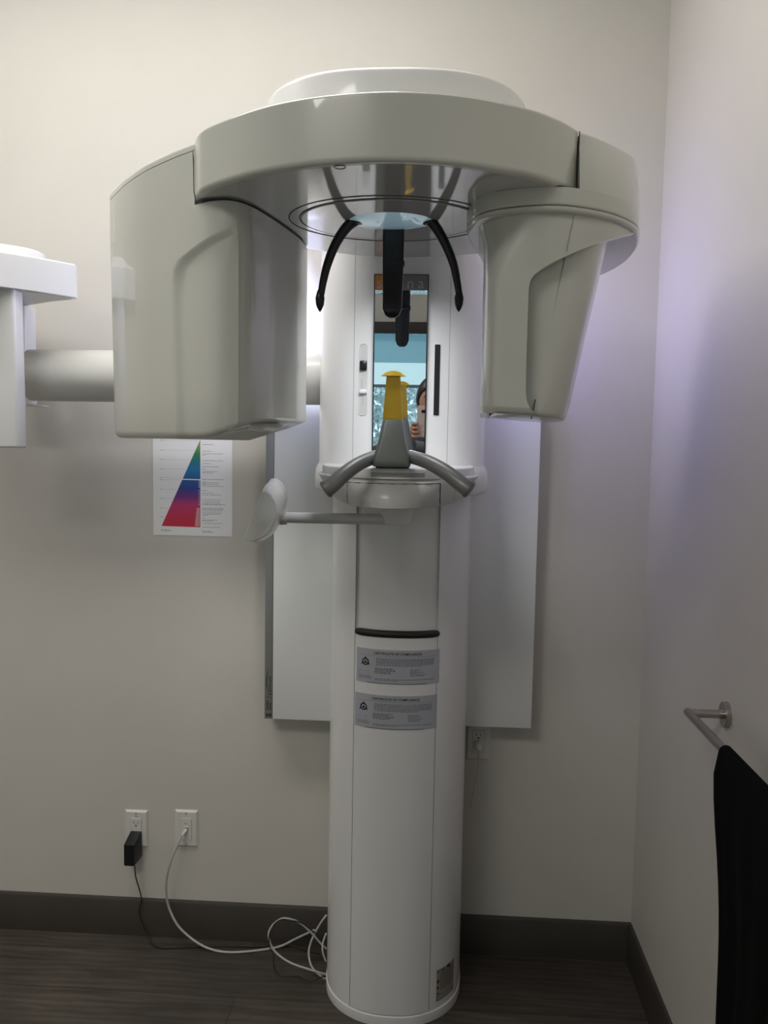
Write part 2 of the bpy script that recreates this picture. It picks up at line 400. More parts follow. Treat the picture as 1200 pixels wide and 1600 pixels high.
# certificates
def certificate(px0, px1, pyt, pyb, skew):
    x0, x1 = P(px0, pyt, Y=-.33).x, P(px1, pyt, Y=-.33).x
    zt, zb = P(620, pyt, Y=-.346).z, P(620, pyb, Y=-.346).z
    w, h = x1-x0, zt-zb
    bm = bmesh.new(); wrapgrid(bm, x0, x1, zb, zt, yl, .0004, 16, 2, .0005)
    c = obj('certificate_sticker', bm, LABELM, machine, 30, label='silver certificate of compliance sticker')
    def fn(u, v): return Vector((x0+u*w/.165, yl(x0+u*w/.165)-.0013, zb+v*h/.066))
    bm = bmesh.new()
    addtext(bm, 'CERTIFICATE OF COMPLIANCE', .0066, lambda a, b: fn(.0825+a, .0585+b), spacing=1.05, bold=.00012)
    obj('lettering', bm, INK, c, 0)
    bm = bmesh.new()
    quadfn(bm, fn, .005, .0533, .160, .0537, 12)
    for k in range(6): wordline(bm, fn, .040, .155 if k < 5 else .130, .0490-k*.0026, .0010)
    for k in range(5): wordline(bm, fn, .038, .060+random.uniform(.01, .022), .0300-k*.0024, .0011)
    for k in range(6): wordline(bm, fn, .108, .118+random.uniform(.005, .02), .0290-k*.0024, .0009)
    for k in range(3): wordline(bm, fn, .006, .031, .0130-k*.0022, .0008)
    for k in range(2): wordline(bm, fn, .038, .155-(k*.07), .0095-k*.0024, .0009)
    quadfn(bm, fn, .022, .0008, .142, .0019, 10)
    for cx_, cy_ in ((.010, .0195), (.0235, .0195)):
        for q in range(10):
            a = RD(40+q*28)
            quadfn(bm, fn, cx_+.0042*cos(a)-.0004, cy_+.0042*sin(a)-.0004, cx_+.0042*cos(a)+.0004, cy_+.0042*sin(a)+.0004)
    obj('fine_print', bm, GINK, c, 0)
    bm = bmesh.new(); ox, oy = .0185, .0405
    for q in range(16):
        a, b = 2*pi*q/16, 2*pi*(q+1)/16
        bm.faces.new([bm.verts.new(fn(ox+r*cos(t_), oy+r*sin(t_))) for r, t_ in ((.0045, a), (.0072, a), (.0072, b), (.0045, b))])
    for q in range(3):
        a = RD(90+120*q)
        bm.faces.new([bm.verts.new(fn(ox+r*cos(t_), oy+r*sin(t_))) for r, t_ in ((.006, a-.45), (.0108, a), (.006, a+.45))])
    bm.faces.new([bm.verts.new(fn(ox+a, oy+b)) for a, b in ((-.004, -.0028), (.004, -.0028), (0, .003))])
    obj('seal', bm, INK, c, 0)
certificate(557, 687, 1016.5, 1070, 0)
certificate(554, 683, 1088, 1141, 0)
# rating label low on the right flank
yl_r = yl
rx0, rx1 = .036, .083
bm = bmesh.new(); wrapgrid(bm, rx0, rx1, .047, .135, yl, .0004, 8, 2, .0004)
rl = obj('rating_label', bm, mat('dull_label', (.34, .31, .28), .5, mottle=.06), machine, 30, label='small grey-brown rating label')
def fnr(u, v): return Vector((rx0+u, yl(rx0+u)-.0012, .047+v))
bm = bmesh.new()
for k in range(17): wordline(bm, fnr, .010, .042, .076-k*.0030, .0010)
for a, b, c_, d in ((.003, .080, .007, .084), (.012, .080, .022, .083), (.028, .078, .036, .086), (.002, .050, .007, .060), (.002, .034, .006, .042), (.002, .020, .007, .024), (.002, .002, .043, .003), (.002, .0155, .043, .0165), (.002, .003, .003, .0155), (.042, .003, .043, .0155)):
    quadfn(bm, fnr, a, b, c_, d, 3)
obj('fine_print', bm, mat('dark_print', (.05, .04, .035), .7), rl, 0)

# carriage (upper housing)
plc = sym(car)
bm = bmesh.new()
Z0c, Z1c = 1.392, 2.05
def scaled(pl, k, dy=0): return [(CX+(x-CX)*k, y+dy) for x, y in pl]
rings = []
for z, k, dy in ((Z0c, .93, .03), (Z0c+.004, 1.0, .004), (1.405, 1.045, 0), (1.43, 1.05, 0), (1.452, 1.04, 0), (1.462, 1.02, 0), (1.468, 1.0, 0), (Z1c, 1.0, 0)):
    rings.append([Vector((x, y, z)) for x, y in scaled(plc, k, dy)])
loft(bm, rings); obj('carriage_housing', bm, COLW, machine, 50)
for px in (553, 702):
    x = P(px, 560, Y=-.42).x
    bm = bmesh.new(); wrapgrid(bm, x-.0005, x+.0005, 1.47, 2.04, yc, .0001, 1, 1, .0003); obj('panel_joint', bm, LSEAM, machine, 0)
# mirror
MY = -.437
mtl, mtr, mbl, mbr = P(583, 429, Y=MY-.008), P(668.5, 430, Y=MY-.008), P(582.5, 728, Y=MY), P(666, 730, Y=MY)
mx0, mx1, mz0, mz1 = (mtl.x+mbl.x)/2, (mtr.x+mbr.x)/2, mbl.z, mtl.z
nrm = -(P(663, 643, Y=0)-CAM).normalized()          # the mirror looks straight back at the phone
up_m = (Vector((0, 0, 1))-nrm*nrm.z).normalized(); rt_m = up_m.cross(nrm).normalized()
mc = Vector(((mx0+mx1)/2, MY-.008, (mz0+mz1)/2)); mw, mh = mx1-mx0, mz1-mz0
def fm(u, v, d=0): return mc+rt_m*u+up_m*v+nrm*d
def plate(bm, fn, u0, v0, u1, v1, d0, d1):
    loft(bm, [[fn(u0, v0, d), fn(u1, v0, d), fn(u1, v1, d), fn(u0, v1, d)] for d in (d0, d1)])
bm = bmesh.new(); plate(bm, fm, -mw/2, -mh/2, mw/2, mh/2, -.006, 0)
# dark frame reaches back into the housing
fr = bmesh.new(); plate(fr, fm, -mw/2, -mh/2, mw/2, mh/2, -.022, -.0005)
obj('mirror_frame', fr, BLACK, machine, 0, label='thin black mirror surround')
bm.free(); bm = bmesh.new(); plate(bm, fm, -mw/2+.0030, -mh/2+.0015, mw/2-.0030, mh/2-.003, -.003, .0004)
mirror = obj('mirror', bm, MIRR, machine, 0, label='tall narrow mirror')
bz0 = mh/2-.002-.0345
bm = bmesh.new(); plate(bm, fm, -mw/2+.0024, bz0, -mw/2+.030, mh/2-.0022, .0002, .0008); sb = obj('logo_band', bm, ORANGE, machine, 0, label='orange end of the logo band')
bm = bmesh.new(); plate(bm, fm, -mw/2+.030, bz0, mw/2-.0024, mh/2-.0022, .0002, .0008); gb = obj('logo_band', bm, GREYP, machine, 0, label='grey part of the logo band')
bm = bmesh.new()
lx = [-.0515, -.0395, -.0270, -.0045, .0185, .0440]
for ch, dx in zip('sirona', (-.0500, -.0365, -.0250, -.0045, .0205, .0450)):
    addtext(bm, ch, .034, lambda a, b, dx=dx: fm(dx+a, bz0+.0150+b, .0012))
obj('lettering', bm, LETT, gb, 0)
# slider slot with knobs, black slot
def pill(bm, x0, x1, z0, z1, yf, off, r, seg=6, thick=.001):
    out = rrect((x0+x1)/2, (z0+z1)/2, x1-x0, z1-z0, r, seg)
    loft(bm, [[Vector((p.x, yf(p.x)-o, p.y)) for p in out] for o in (off, off+thick)])
    return out
sxa, sxb = P(561.5, 590, Y=-.424).x, P(574, 590, Y=-.424).x; sza, szb = P(568, 649, Y=-.424).z, P(568, 537, Y=-.424).z
bm = bmesh.new(); out = pill(bm, sxa, sxb, sza, szb, yc, -.002, .0085, 6, .0026); sl = obj('slider_slot', bm, mat('slot_white', (.62, .62, .62), .4), machine, 40)
bm = bmesh.new(); pts = [Vector((p.x, yc(p.x)-.0006, p.y)) for p in out]; sweep(bm, pts+[pts[0], pts[1]], .0011, 6); obj('rim', bm, COLW, sl, 60)
zk = P(568, 571, Y=-.43).z; bm = newbox((sxa+.0008, yc(sxa)-.010, zk-.0115), (sxb-.0008, yc(sxa)+.002, zk+.0115), .003); obj('slider_knob', bm, BLACK, sl, 40, label='black slider knob')
zk = P(568, 612, Y=-.43).z; bm = newbox((sxa+.0005, yc(sxa)-.011, zk-.004), (sxb-.0005, yc(sxa)+.002, zk+.005), .002); obj('slider_tab', bm, COLW, sl, 40)
bm = newbox(((sxa+sxb)/2-.0012, yc(sxa)-.003, zk-.032), ((sxa+sxb)/2-.0004, yc(sxa), zk-.006)); obj('slot_line', bm, LSEAM, sl, 0)
bm = newbox(((sxa+sxb)/2-.0032, yc(sxa)-.003, zk+.008), ((sxa+sxb)/2-.0024, yc(sxa), zk+.030)); obj('slot_line', bm, LSEAM, sl, 0)
bxa, bxb = P(678, 590, Y=-.424).x, P(687.6, 590, Y=-.424).x; bza, bzb = P(682, 650, Y=-.424).z, P(682, 538, Y=-.424).z
bm = bmesh.new(); out = pill(bm, bxa, bxb, bza, bzb, yc, -.002, .003, 4, .0032); bs = obj('black_slot', bm, RUBBER, machine, 40, label='black vertical slot')
bm = bmesh.new(); pts = [Vector((p.x, yc(p.x)-.0006, p.y)) for p in out]; sweep(bm, pts+[pts[0], pts[1]], .0010, 6); obj('rim', bm, COLW, bs, 60)

# shelf under the mirror
def shelfplan(hws): return sym(halfplan(hws, 6))
def nose(a, yf, yb, ex): return [(a*sin(pi/2*k/26), yb+(yf-yb)*max(0, cos(pi/2*k/26))**ex) for k in range(27)]+[(a, -.30)]
def shelfplan(hws): return sym(hws)
top = nose(.190, -.715, -.42, 1.15)
mid = nose(.180, -.745, -.40, 1.25)
bot = nose(.150, -.748, -.38, 1.35)
bm = bmesh.new()
def blend(a, b, t): return [(p[0]*(1-t)+q[0]*t, p[1]*(1-t)+q[1]*t) for p, q in zip(a, b)]
lv = [(1.4495, [(x*.985, y+.006) for x, y in top]), (1.4480, [(x*.996, y+.001) for x, y in top]), (1.445, top), (1.440, blend(top, mid, .35)), (1.41, blend(mid, bot, .35)), (1.389, blend(mid, bot, .95)), (1.386, [(x*.98, y+.010) for x, y in bot])]
loft(bm, [[Vector((x, y, z)) for x, y in shelfplan(h)] for z, h in lv])
shelf = obj('shelf', bm, WARM, machine, 50, label='grey-white chin shelf')
# drawer front joints on the shelf nose
from mathutils.bvhtree import BVHTree
def bvh_of(o):
    off = o.matrix_world.translation.copy(); r = o.parent; off = o.location.copy()
    while r is not None: off += r.location; r = r.parent
    return BVHTree.FromPolygons([v.co+off for v in o.data.vertices], [tuple(p.vertices) for p in o.data.polygons])
sbv = bvh_of(shelf)
def strip_on(bv, pts, w=.0007, k=8):
    bm = bmesh.new()
    for (xa, za), (xb, zb) in zip(pts[:-1], pts[1:]):
        q = []
        for i in range(k+1):
            x, z = xa+(xb-xa)*i/k, za+(zb-za)*i/k
            h = bv.ray_cast(Vector((x, -2.2, z)), Vector((0, 1, 0)))[0]
            if h: q.append(h)
        if len(q) > 1: sweep(bm, q, w, 5)
    return bm
strip_on_shelf = lambda pts, w=.0008: strip_on(sbv, pts, w)
xa, xb = P(547, 770, Y=-.62).x, P(687.5, 770, Y=-.62).x
obj('drawer_joint', strip_on_shelf([(xa-.002, 1.391), (xa, 1.437), (xb, 1.4375), (xb, 1.391)], .0011), SEAM, shelf, 0)
for px in (525, 709):
    x = P(px, 770, Y=-.5).x; obj('side_joint', strip_on_shelf([(x, 1.395), (x, 1.43)], .0004), LSEAM, shelf, 0)
trayp = [(x*.94, y-.008) for x, y in top]
bm = bmesh.new(); slab(bm, shelfplan(trayp), 1.447, 1.4685, 0, .004, 3); tray = obj('shelf_tray', bm, COLW, shelf, 40, label='white tray on top of the shelf')
tbv = bvh_of(tray); bm = bmesh.new(); a, b = P(583, 737, Y=-.66), P(664, 742, Y=-.66)
rr = []
for z in (1.4505, 1.4595):
    row = []
    for i in range(9):
        x = a.x+(b.x-a.x)*i/8; row.append(tbv.ray_cast(Vector((x, -2.2, z)), Vector((0, 1, 0)))[0]+Vector((0, -.0006, 0)))
    rr.append(row)
loft(bm, rr, False, False)
obj('mirror_ledge', bm, mat('ledge_grey', (.40, .39, .39), .4), tray, 0)
bm = bmesh.new(); c = Vector((P(620, 800, Y=-.46).x, -.46, 0))
rr = []
for z, r in ((1.389, .058), (1.378, .056), (1.366, .045), (1.350, .037), (1.334, .034), (1.330, .030)):
    rr.append([Vector((c.x+r*cos(2*pi*k/28), c.y+r*sin(2*pi*k/28), z)) for k in range(28)])
loft(bm, rr); obj('arm_boss', bm, COLW, machine, 50)

# control panel arm
ay, az = -.47, P(560, 810, Y=-.47).z
bm = bmesh.new(); q = P(440, 808.5, Y=-.47)
sweep(bm, [(q.x-.002, ay, q.z), (q.x+.02, ay, q.z), (CX-.02, ay, az-.001), (CX+.01, ay, az)], [.0145, .0130, .0130, .0130], 20)
arm = obj('panel_arm', bm, mat('arm_white', (.62, .62, .61), .3, coat=.4), machine, 50)
bm = bmesh.new(); sweep(bm, [(q.x-.012, ay, q.z-.001), (q.x-.002, ay, q.z), (q.x+.012, ay, q.z)], [.013, .018, .0165], 20); obj('collar', bm, WARM, arm, 50)
face = [(381, 841), (410, 767), (417, 768), (425, 774), (431, 784), (433, 796), (431, 809), (425, 822), (417, 834), (407, 841.5), (397, 845), (388, 845)]
back = [(390, 828), (419, 755), (424, 748), (435, 749), (444, 759), (449, 775), (447, 793), (440, 812), (432, 827), (422, 838), (408, 846), (396, 843)]
def pxring(pts, Y, k=1.0, n=4):
    c = sum((Vector(p) for p in pts), Vector((0, 0)))/len(pts)
    return [P(c.x+(x-c.x)*k, c.y+(y-c.y)*k, Y=Y) for x, y in pts]
def densify(pts):
    out = [Vector(pts[0]), Vector(pts[1])]
    cur = catmull([(x, y, 0) for x, y in pts[1:]]+[(*pts[0], 0)], 4)
    body = [(v.x, v.y) for v in cur][:-1]
    return [tuple(pts[0])]+body
fd, bd = densify(face), densify(back)
bm = bmesh.new()
mixp = lambda t: [(a[0]*(1-t)+b[0]*t, a[1]*(1-t)+b[1]*t) for a, b in zip(fd, bd)]
loft(bm, [pxring(fd, -.602, .93), pxring(fd, -.600, .985), pxring(fd, -.594, 1.0)])
cp = obj('control_panel', bm, mat('panel_plastic', (.74, .74, .72), .4, coat=.2), machine, 40, label='grey-white end cap of the control panel')
bm = bmesh.new()
loft(bm, [pxring(fd, -.5935, .97), pxring(mixp(.15), -.585, 1.03), pxring(mixp(.6), -.53, 1.05), pxring(mixp(1), -.48, 1.0), pxring(mixp(1), -.455, .9), pxring(mixp(1), -.445, .7)])
obj('panel_shell', bm, COLW, cp, 50)

# bite block post and hand grips
bx = P(613, 690, Y=-.72).x; zb_, zt_ = P(612, 729, Y=-.72).z, P(612, 656.5, Y=-.72).z
bm = bmesh.new(); rings = []
for f_, hw_, hd in ((0, .0360, .030), (.03, .0375, .032), (.12, .0370, .032), (.30, .0335, .030), (.6, .0262, .026), (.95, .0205, .022), (1, .0190, .0205)):
    z = zb_+(zt_-zb_)*f_; rings.append([Vector((p.x, p.y, z)) for p in rrect(bx, -.72, 2*hw_, 2*hd, .010, 5)])
loft(bm, rings); post = obj('bite_post', bm, SILV2, machine, 50, label='grey tapered bite block post')
bm = newbox((bx-.034, -.712, 1.460), (bx+.034, -.640, zb_+.004), .003); obj('post_foot', bm, BLACK, post, 30)
for s, pts in ((-1, [(509, 765, -.800), (520, 757, -.795), (540, 739, -.775), (562, 724, -.750), (588, 713, -.722)]), (1, [(733, 765, -.800), (722, 757, -.795), (697, 738, -.775), (668, 722, -.750), (640, 713, -.722)])):
    c = catmull([P(x, y, Y=Y) for x, y, Y in pts], 6); n_ = len(c)
    rad = [.0166-.0032*i/(n_-1) for i in range(n_)]; d0 = (c[0]-c[1]).normalized()
    bm = bmesh.new(); sweep(bm, [c[0]+d0*.004, c[0]+d0*.003, c[0]]+c[1:], [.0125, .0155, .0168]+rad[1:], 22)
    hb = obj('hand_grip', bm, SILV, machine, 50, label='satin grey curved hand grip')
    bm = bmesh.new(); sweep(bm, [c[0]+d0*.0015, c[0]-d0*.0035], .0178, 22); obj('end_ring', bm, SILV2, hb, 50)
bz1 = P(612, 587, Y=-.72).z
bm = bmesh.new()
loft(bm, [[Vector((bx+sx*w_, -.72+sy*d, z)) for sx, sy in ((-1, -1), (1, -1), (1, 1), (-1, 1))] for z, w_, d in ((zt_, .0195, .010), (zt_+.004, .0195, .010), (bz1, .0135, .007))])
bb = obj('bite_block', bm, YEL, machine, 30, label='yellow plastic bite block')
bm = bmesh.new()
for lo, hi in (((-.0155, zt_+.004), (-.0135, zt_+.075)), ((.0135, zt_+.004), (.0155, zt_+.075)), ((-.0155, zt_+.004), (.0155, zt_+.0065))):
    w_ = .8 if False else 1
    loft(bm, [[Vector((bx+a, -.7305+.003*((z-zt_)/(bz1-zt_)) , z)) for a, z in ((lo[0], lo[1]), (hi[0], lo[1]), (hi[0]*(.82 if hi[1] > zt_+.05 else 1), hi[1]), (lo[0]*(.82 if hi[1] > zt_+.05 else 1), hi[1]))], [Vector((bx+a, -.728+.003*((z-zt_)/(bz1-zt_)), z)) for a, z in ((lo[0], lo[1]), (hi[0], lo[1]), (hi[0]*(.82 if hi[1] > zt_+.05 else 1), hi[1]), (lo[0]*(.82 if hi[1] > zt_+.05 else 1), hi[1]))]])
obj('raised_edge', bm, YEL, bb, 0)
bm = bmesh.new(); rings = []
for i in range(13):
    t = -1+2*i/12; x = bx+.0245*t; z = bz1+.010*(1-abs(t)**2.2)-.001
    w_ = .012*math.sqrt(max(.02, 1-.75*t*t)); th = .0012 if abs(t) > .95 else .005+.004*(1-abs(t))
    zz = bz1-.001
    rings.append([Vector((x, -.72-w_, zz)), Vector((x, -.72-w_*.8, z)), Vector((x, -.72+w_*.8, z)), Vector((x, -.72+w_, zz))])
loft(bm, rings); obj('bite_cap', bm, YEL, bb, 60)
bm = newbox((bx-.0010, -.7135, zt_+.035), (bx+.0003, -.7115, bz1-.004)); obj('back_slot', bm, SEAM, bb, 0)

# rotating head: ring housing
ZU, ZT, ZL = 1.928, 2.028, 1.900
ctr = [(-.431, -.925), (-.399, -.999), (-.334, -1.060), (-.262, -1.107), (-.180, -1.138), (-.078, -1.153), (.022, -1.137), (.126, -1.089), (.185, -1.040), (.219, -.998)]
arc = [(p.x, p.y) for p in catmull([(x, y, 0) for x, y in ctr], 8)]
rest = [(.226, -.93), (.20, -.75), (.16, -.615), (.09, -.560), (0, -.527), (-.09, -.517), (-.18, -.535), (-.26, -.58), (-.36, -.66), (-.43, -.80), (-.436, -.88)]
bm = bmesh.new(); slab(bm, arc+rest, ZU, ZT, .009, .006, 5)
head = obj('ring_housing', bm, ROTW_DIM, machine, 45, wn=True)
# glossy underside plate with the round rotor disc
und = inset(arc+rest, .012)
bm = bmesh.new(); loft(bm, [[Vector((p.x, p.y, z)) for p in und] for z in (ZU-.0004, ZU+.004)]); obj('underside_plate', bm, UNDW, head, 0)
def ell(cx, cy, a, b, z, n=72): return [Vector((cx+a*cos(2*pi*k/n), cy+b*sin(2*pi*k/n), z)) for k in range(n)]
DX, DY = -.090, -.832
for a, b in ((.187, .155), (.168, .138)):
    bm = bmesh.new(); sweep(bm, ell(DX, DY, a, b, ZU-.0005)+ell(DX, DY, a, b, ZU-.0005)[:2], .0011, 6); obj('disc_joint', bm, SEAM, head, 60)
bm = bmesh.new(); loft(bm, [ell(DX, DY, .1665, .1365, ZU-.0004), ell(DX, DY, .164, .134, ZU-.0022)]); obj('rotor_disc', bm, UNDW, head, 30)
bm = bmesh.new(); loft(bm, [ell(DX, DY, .078*k, .062*k, ZU-.002-.010*(1-k*k)) for k in (1, .95, .85, .7, .5, .3, .1)]); obj('centre_lens_glow', bm, mat('lens_glow', (.5, .6, .65), .15, coat=1, emit=(.45, .72, .88), es=.22), head, 60, label='pale lens in the rotor disc with an added glow')  # emission added to the lens so the column fill has a source
q = P(531, 261, Z=ZU-.0004); bm = bmesh.new(); e = ell(q.x, q.y, .0085, .0085, ZU-.0006, 24); sweep(bm, e+e[:2], .0006, 5); obj('cap_mark', bm, SEAM, head, 60)
# static cap disc on top and neck to the column
bm = bmesh.new(); pl = [(CX+.246*math.copysign(abs(cos(t_))**.75, cos(t_)), -.72+.300*math.copysign(abs(sin(t_))**.75, sin(t_))) for t_ in [2*pi*k/96 for k in range(96)]]; slab(bm, pl, ZT-.01, 2.121, 0, .010, 6); obj('top_disc', bm, COLW, machine, 50)
obj('support_neck', newbox((CX-.15, -.45, 2.03), (CX+.15, -.06, 2.11), .02, 4), COLW, machine, 50)

# left tube head ----------------------------------------------------
def lerp(a, b, t): return a+(b-a)*t
LFACE = [(-.690, -.650), (-.66, -.694), (-.625, -.744), (-.585, -.794), (-.548, -.836), (-.508, -.874), (-.468, -.910), (-.428, -.942), (-.394, -.965), (-.370, -.972), (-.354, -.9705), (-.345, -.9635)]
def lface_y(x):
    for (xa, ya), (xb, yb) in zip(LFACE[:-1], LFACE[1:]):
        if x <= xb: return lerp(ya, yb, (x-xa)/(xb-xa))
    return LFACE[-1][1]
def onface(x, y):
    p = P(x, y, Y=-.88)
    for _ in range(6): p = P(x, y, Y=lface_y(p.x))
    return p
OUTE = [onface(*q) for q in ((276, 700), (275.5, 680), (268.5, 440), (270, 422), (280, 405), (302.5, 387), (340, 364.5), (370, 352), (388, 347))]
INE = [onface(*q) for q in ((288, 700), (287.5, 680), (278, 440), (279.5, 425), (286, 412), (316, 390), (352, 371), (382, 356), (396, 349))]
def edge_x(tab, z):
    if z <= tab[0].z: return tab[0].x
    for a, b in zip(tab[:-1], tab[1:]):
        if z <= b.z: return lerp(a.x, b.x, (z-a.z)/(b.z-a.z))
    return tab[-1].x
FLANK = [(-.345, -.9635), (-.334, -.948), (-.323, -.922), (-.311, -.875), (-.300, -.825), (-.287, -.755), (-.279, -.700), (-.277, -.62)]
FL = [(p.x, p.y) for p in catmull([(x, y, 0) for x, y in FLANK], 4)]
def left_plan(z, lid=False):
    t = max(0, (ZU-.0035-z)/(ZU-1.524)); tp = .007*t
    s, e = edge_x(OUTE, z), edge_x(INE, z)
    s = min(s, -.350); e = min(max(e, s+.003), -.347)
    d = .009*max(0, min(1, (OUTE[-1].z-z)/.030))
    nrm_ = (.62, .78)
    out = []
    for k in range(41):
        x = lerp(-.69, s, k/40); out.append((x+tp*(1-k/40), lface_y(x)))
    for k in (1, 2, 3):
        x = lerp(s, e, k/3); q = d*k/3; out.append((x+nrm_[0]*q*.4, lface_y(x)+nrm_[1]*q))
    for k in range(1, 9):
        x = lerp(e, -.3455, k/8); out.append((x+nrm_[0]*d*.4, lface_y(x)+nrm_[1]*d))
    n_ = len(FL)
    for i, (x, y) in enumerate(FL):
        w_ = max(0, 1-i/(n_*.62)); w_ = w_*w_*(3-2*w_); out.append((x-.0*d, y+nrm_[1]*d*w_))
    out += [(-.31, -.55), (-.42, -.50), (-.58, -.50), (-.66, -.56), (-.690+tp, -.62)]
    return out
zs = [1.524, 1.60, 1.70, 1.78, 1.82]+[1.835+.0045*i for i in range(20)]+[ZU-.004]
def raise_bottom(ring, z):
    # the inner end of the underside sweeps up
    out = []
    for x, y in ring:
        u = max(0, min(1, (x+.42)/.14)); u = u*u*(3-2*u)
        zz = z+(.036*u)*max(0, 1-(z-1.524)/.10)
        out.append(Vector((x, y, zz)))
    return out
rings = []
base = left_plan(1.524)
for k in (3, 2, 1):
    a = pi/2*(k/3); d = .012*(1-cos(a)); rings.append(raise_bottom([tuple(p) for p in inset(base, d)], 1.524-.0))
    for v in rings[-1]: v.z += .012*(1-sin(pi/2-a+1e-9))*0 - .0
    for v in rings[-1]: v.z -= .012*sin(a)*0
rings = []
for k in range(5):
    a = pi/2*k/4; rings.append(raise_bottom([tuple(p) for p in inset(base, .014*(1-sin(a)))], 1.520+.014*(1-cos(a))))
for z in zs[1:]: rings.append(raise_bottom(left_plan(z), z))
bm = bmesh.new(); loft(bm, rings)
lh = obj('tube_head', bm, ROTW_DIM, machine, 60, wn=False, label='large left tube head housing')
# its upper part beside the ring
upl = [(p[0], p[1]) for p in LFACE[:7]]+[(-.424, lface_y(-.424)), (-.412, -.90)][:2]+[ (-.424, -.90), (-.40, -.80), (-.36, -.6), (-.42, -.50), (-.58, -.50), (-.66, -.56), (-.688, -.62)]
bm = bmesh.new(); slab(bm, upl, ZU-.0042, ZT-.013, 0, 0); obj('upper_housing', bm, ROTW_DIM, lh, 40)
bm = bmesh.new(); slab(bm, upl, ZT-.0118, ZT, 0, .004, 3); obj('lid', bm, ROTW_DIM, lh, 40)
bm = bmesh.new(); slab(bm, inset(upl, .0015), ZT-.013, ZT-.0118, 0, 0); obj('lid_joint', bm, SEAM, lh, 0)
# dark joint along the ring / tube head border
bm = bmesh.new()
sweep(bm, [P(301.5, 236, Y=-.941), P(302.5, 270, Y=-.948), P(303, 300, Y=-.955), P(305.5, 312, Y=-.958)], .0008, 6)
sweep(bm, [P(305.5, 312, Y=-.958)]+[Vector((x, y-.0012, ZU-.0015)) for x, y in ((-.415, -.958), (-.394, -.969), (-.361, -.973), (-.338, -.957), (-.322, -.923), (-.299, -.826), (-.285, -.757), (-.277, -.69))], .0011, 6)
obj('head_joint', bm, SEAM, lh, 60)
# underside lens bulge
bm = bmesh.new(); c = Vector((-.325, -.84, 1.553)); rr = []
for k in (1, .93, .8, .6, .35, .1): rr.append([Vector((c.x+.045*k*cos(2*pi*j/32), c.y+.08*k*sin(2*pi*j/32), c.z-.016*math.sqrt(1-k*k*.98))) for j in range(32)])
loft(bm, rr); obj('lens_bulge', bm, ROTW_DIM, lh, 60)

# right sensor arm + sensor head -------------------------------------
arm_plan = [(.050, -.86), (.052, -.925), (.064, -.978), (.10, -1.012), (.15, -1.030), (.20, -1.030), (.262, -.999), (.306, -.957), (.340, -.905), (.358, -.85), (.372, -.775), (.376, -.66), (.362, -.56), (.335, -.50), (.25, -.49), (.15, -.55), (.09, -.66)]
ap = [(p.x, p.y) for p in catmull([(x, y, 0) for x, y in arm_plan], 4, True)]
bm = bmesh.new(); slab(bm, ap, ZL, ZU, .004, .0005, 3); ra = obj('sensor_arm', bm, ROTW_DIM, machine, 40, wn=True)
up_plan = [(.2215, -1.00), (.262, -.999-(-.0)), (.306, -.957), (.340, -.905), (.358, -.85), (.372, -.775), (.376, -.66), (.362, -.56), (.335, -.50), (.25, -.49), (.21, -.55), (.215, -.8)]
up2 = [(.2215, -.994)]+[(p.x, p.y) for p in catmull([(x, y, 0) for x, y in [(.232, -.988), (.262, -.962), (.306, -.915), (.338, -.872), (.357, -.825), (.370, -.765), (.376, -.66), (.362, -.56), (.335, -.50)]], 5)]+[(.25, -.49), (.21, -.55), (.215, -.8)]
upA = [(.2215, -1.020)]+[(p.x, p.y) for p in catmull([(x, y, 0) for x, y in [(.232, -1.015), (.262, -.999), (.306, -.957), (.340, -.905), (.358, -.85), (.372, -.775), (.376, -.66), (.362, -.56), (.335, -.50)]], 5)]+[(.25, -.49), (.21, -.55), (.215, -.8)]
rings = []
for z, t_, d in ((ZU-.004, 0, 0), (ZU+.02, .12, 0), (ZU+.05, .4, 0), (ZU+.075, .75, 0), (ZT-.006, 1, 0), (ZT-.003, 1, .0015), (ZT-.001, 1, .005)):
    q = [(lerp(a[0], b[0], t_), lerp(a[1], b[1], t_)) for a, b in zip(upA, up2)]
    q = inset(q, d) if d else q
    rings.append([Vector((p[0], p[1], z)) for p in q])
bm = bmesh.new(); loft(bm, rings); obj('arm_shell', bm, ROTW_DIM, ra, 45, wn=True)
bm = bmesh.new()
sweep(bm, [Vector((x, y-.0012, ZU+.0005)) for x, y in ((.052, -.925), (.064, -.979), (.10, -1.013), (.15, -1.031), (.19, -1.031), (.2185, -1.015))]+[Vector((.2205, -1.004, ZU+.012)), Vector((.2210, -1.0005, ZU+.03)), Vector((.2212, -.9995, ZT-.004))], .0011, 6)
obj('arm_joint', bm, SEAM, ra, 60)
# lip under the arm
lipp = inset(ap, .003)
bm = bmesh.new(); slab(bm, lipp, ZL-.0015, ZL, 0, 0); obj('lip_joint', bm, SEAM, ra, 0)
bm = bmesh.new(); slab(bm, inset(ap, .0005), ZL-.010, ZL-.0015, .006, 0, 4); obj('lip', bm, ROTW_DIM, ra, 45)
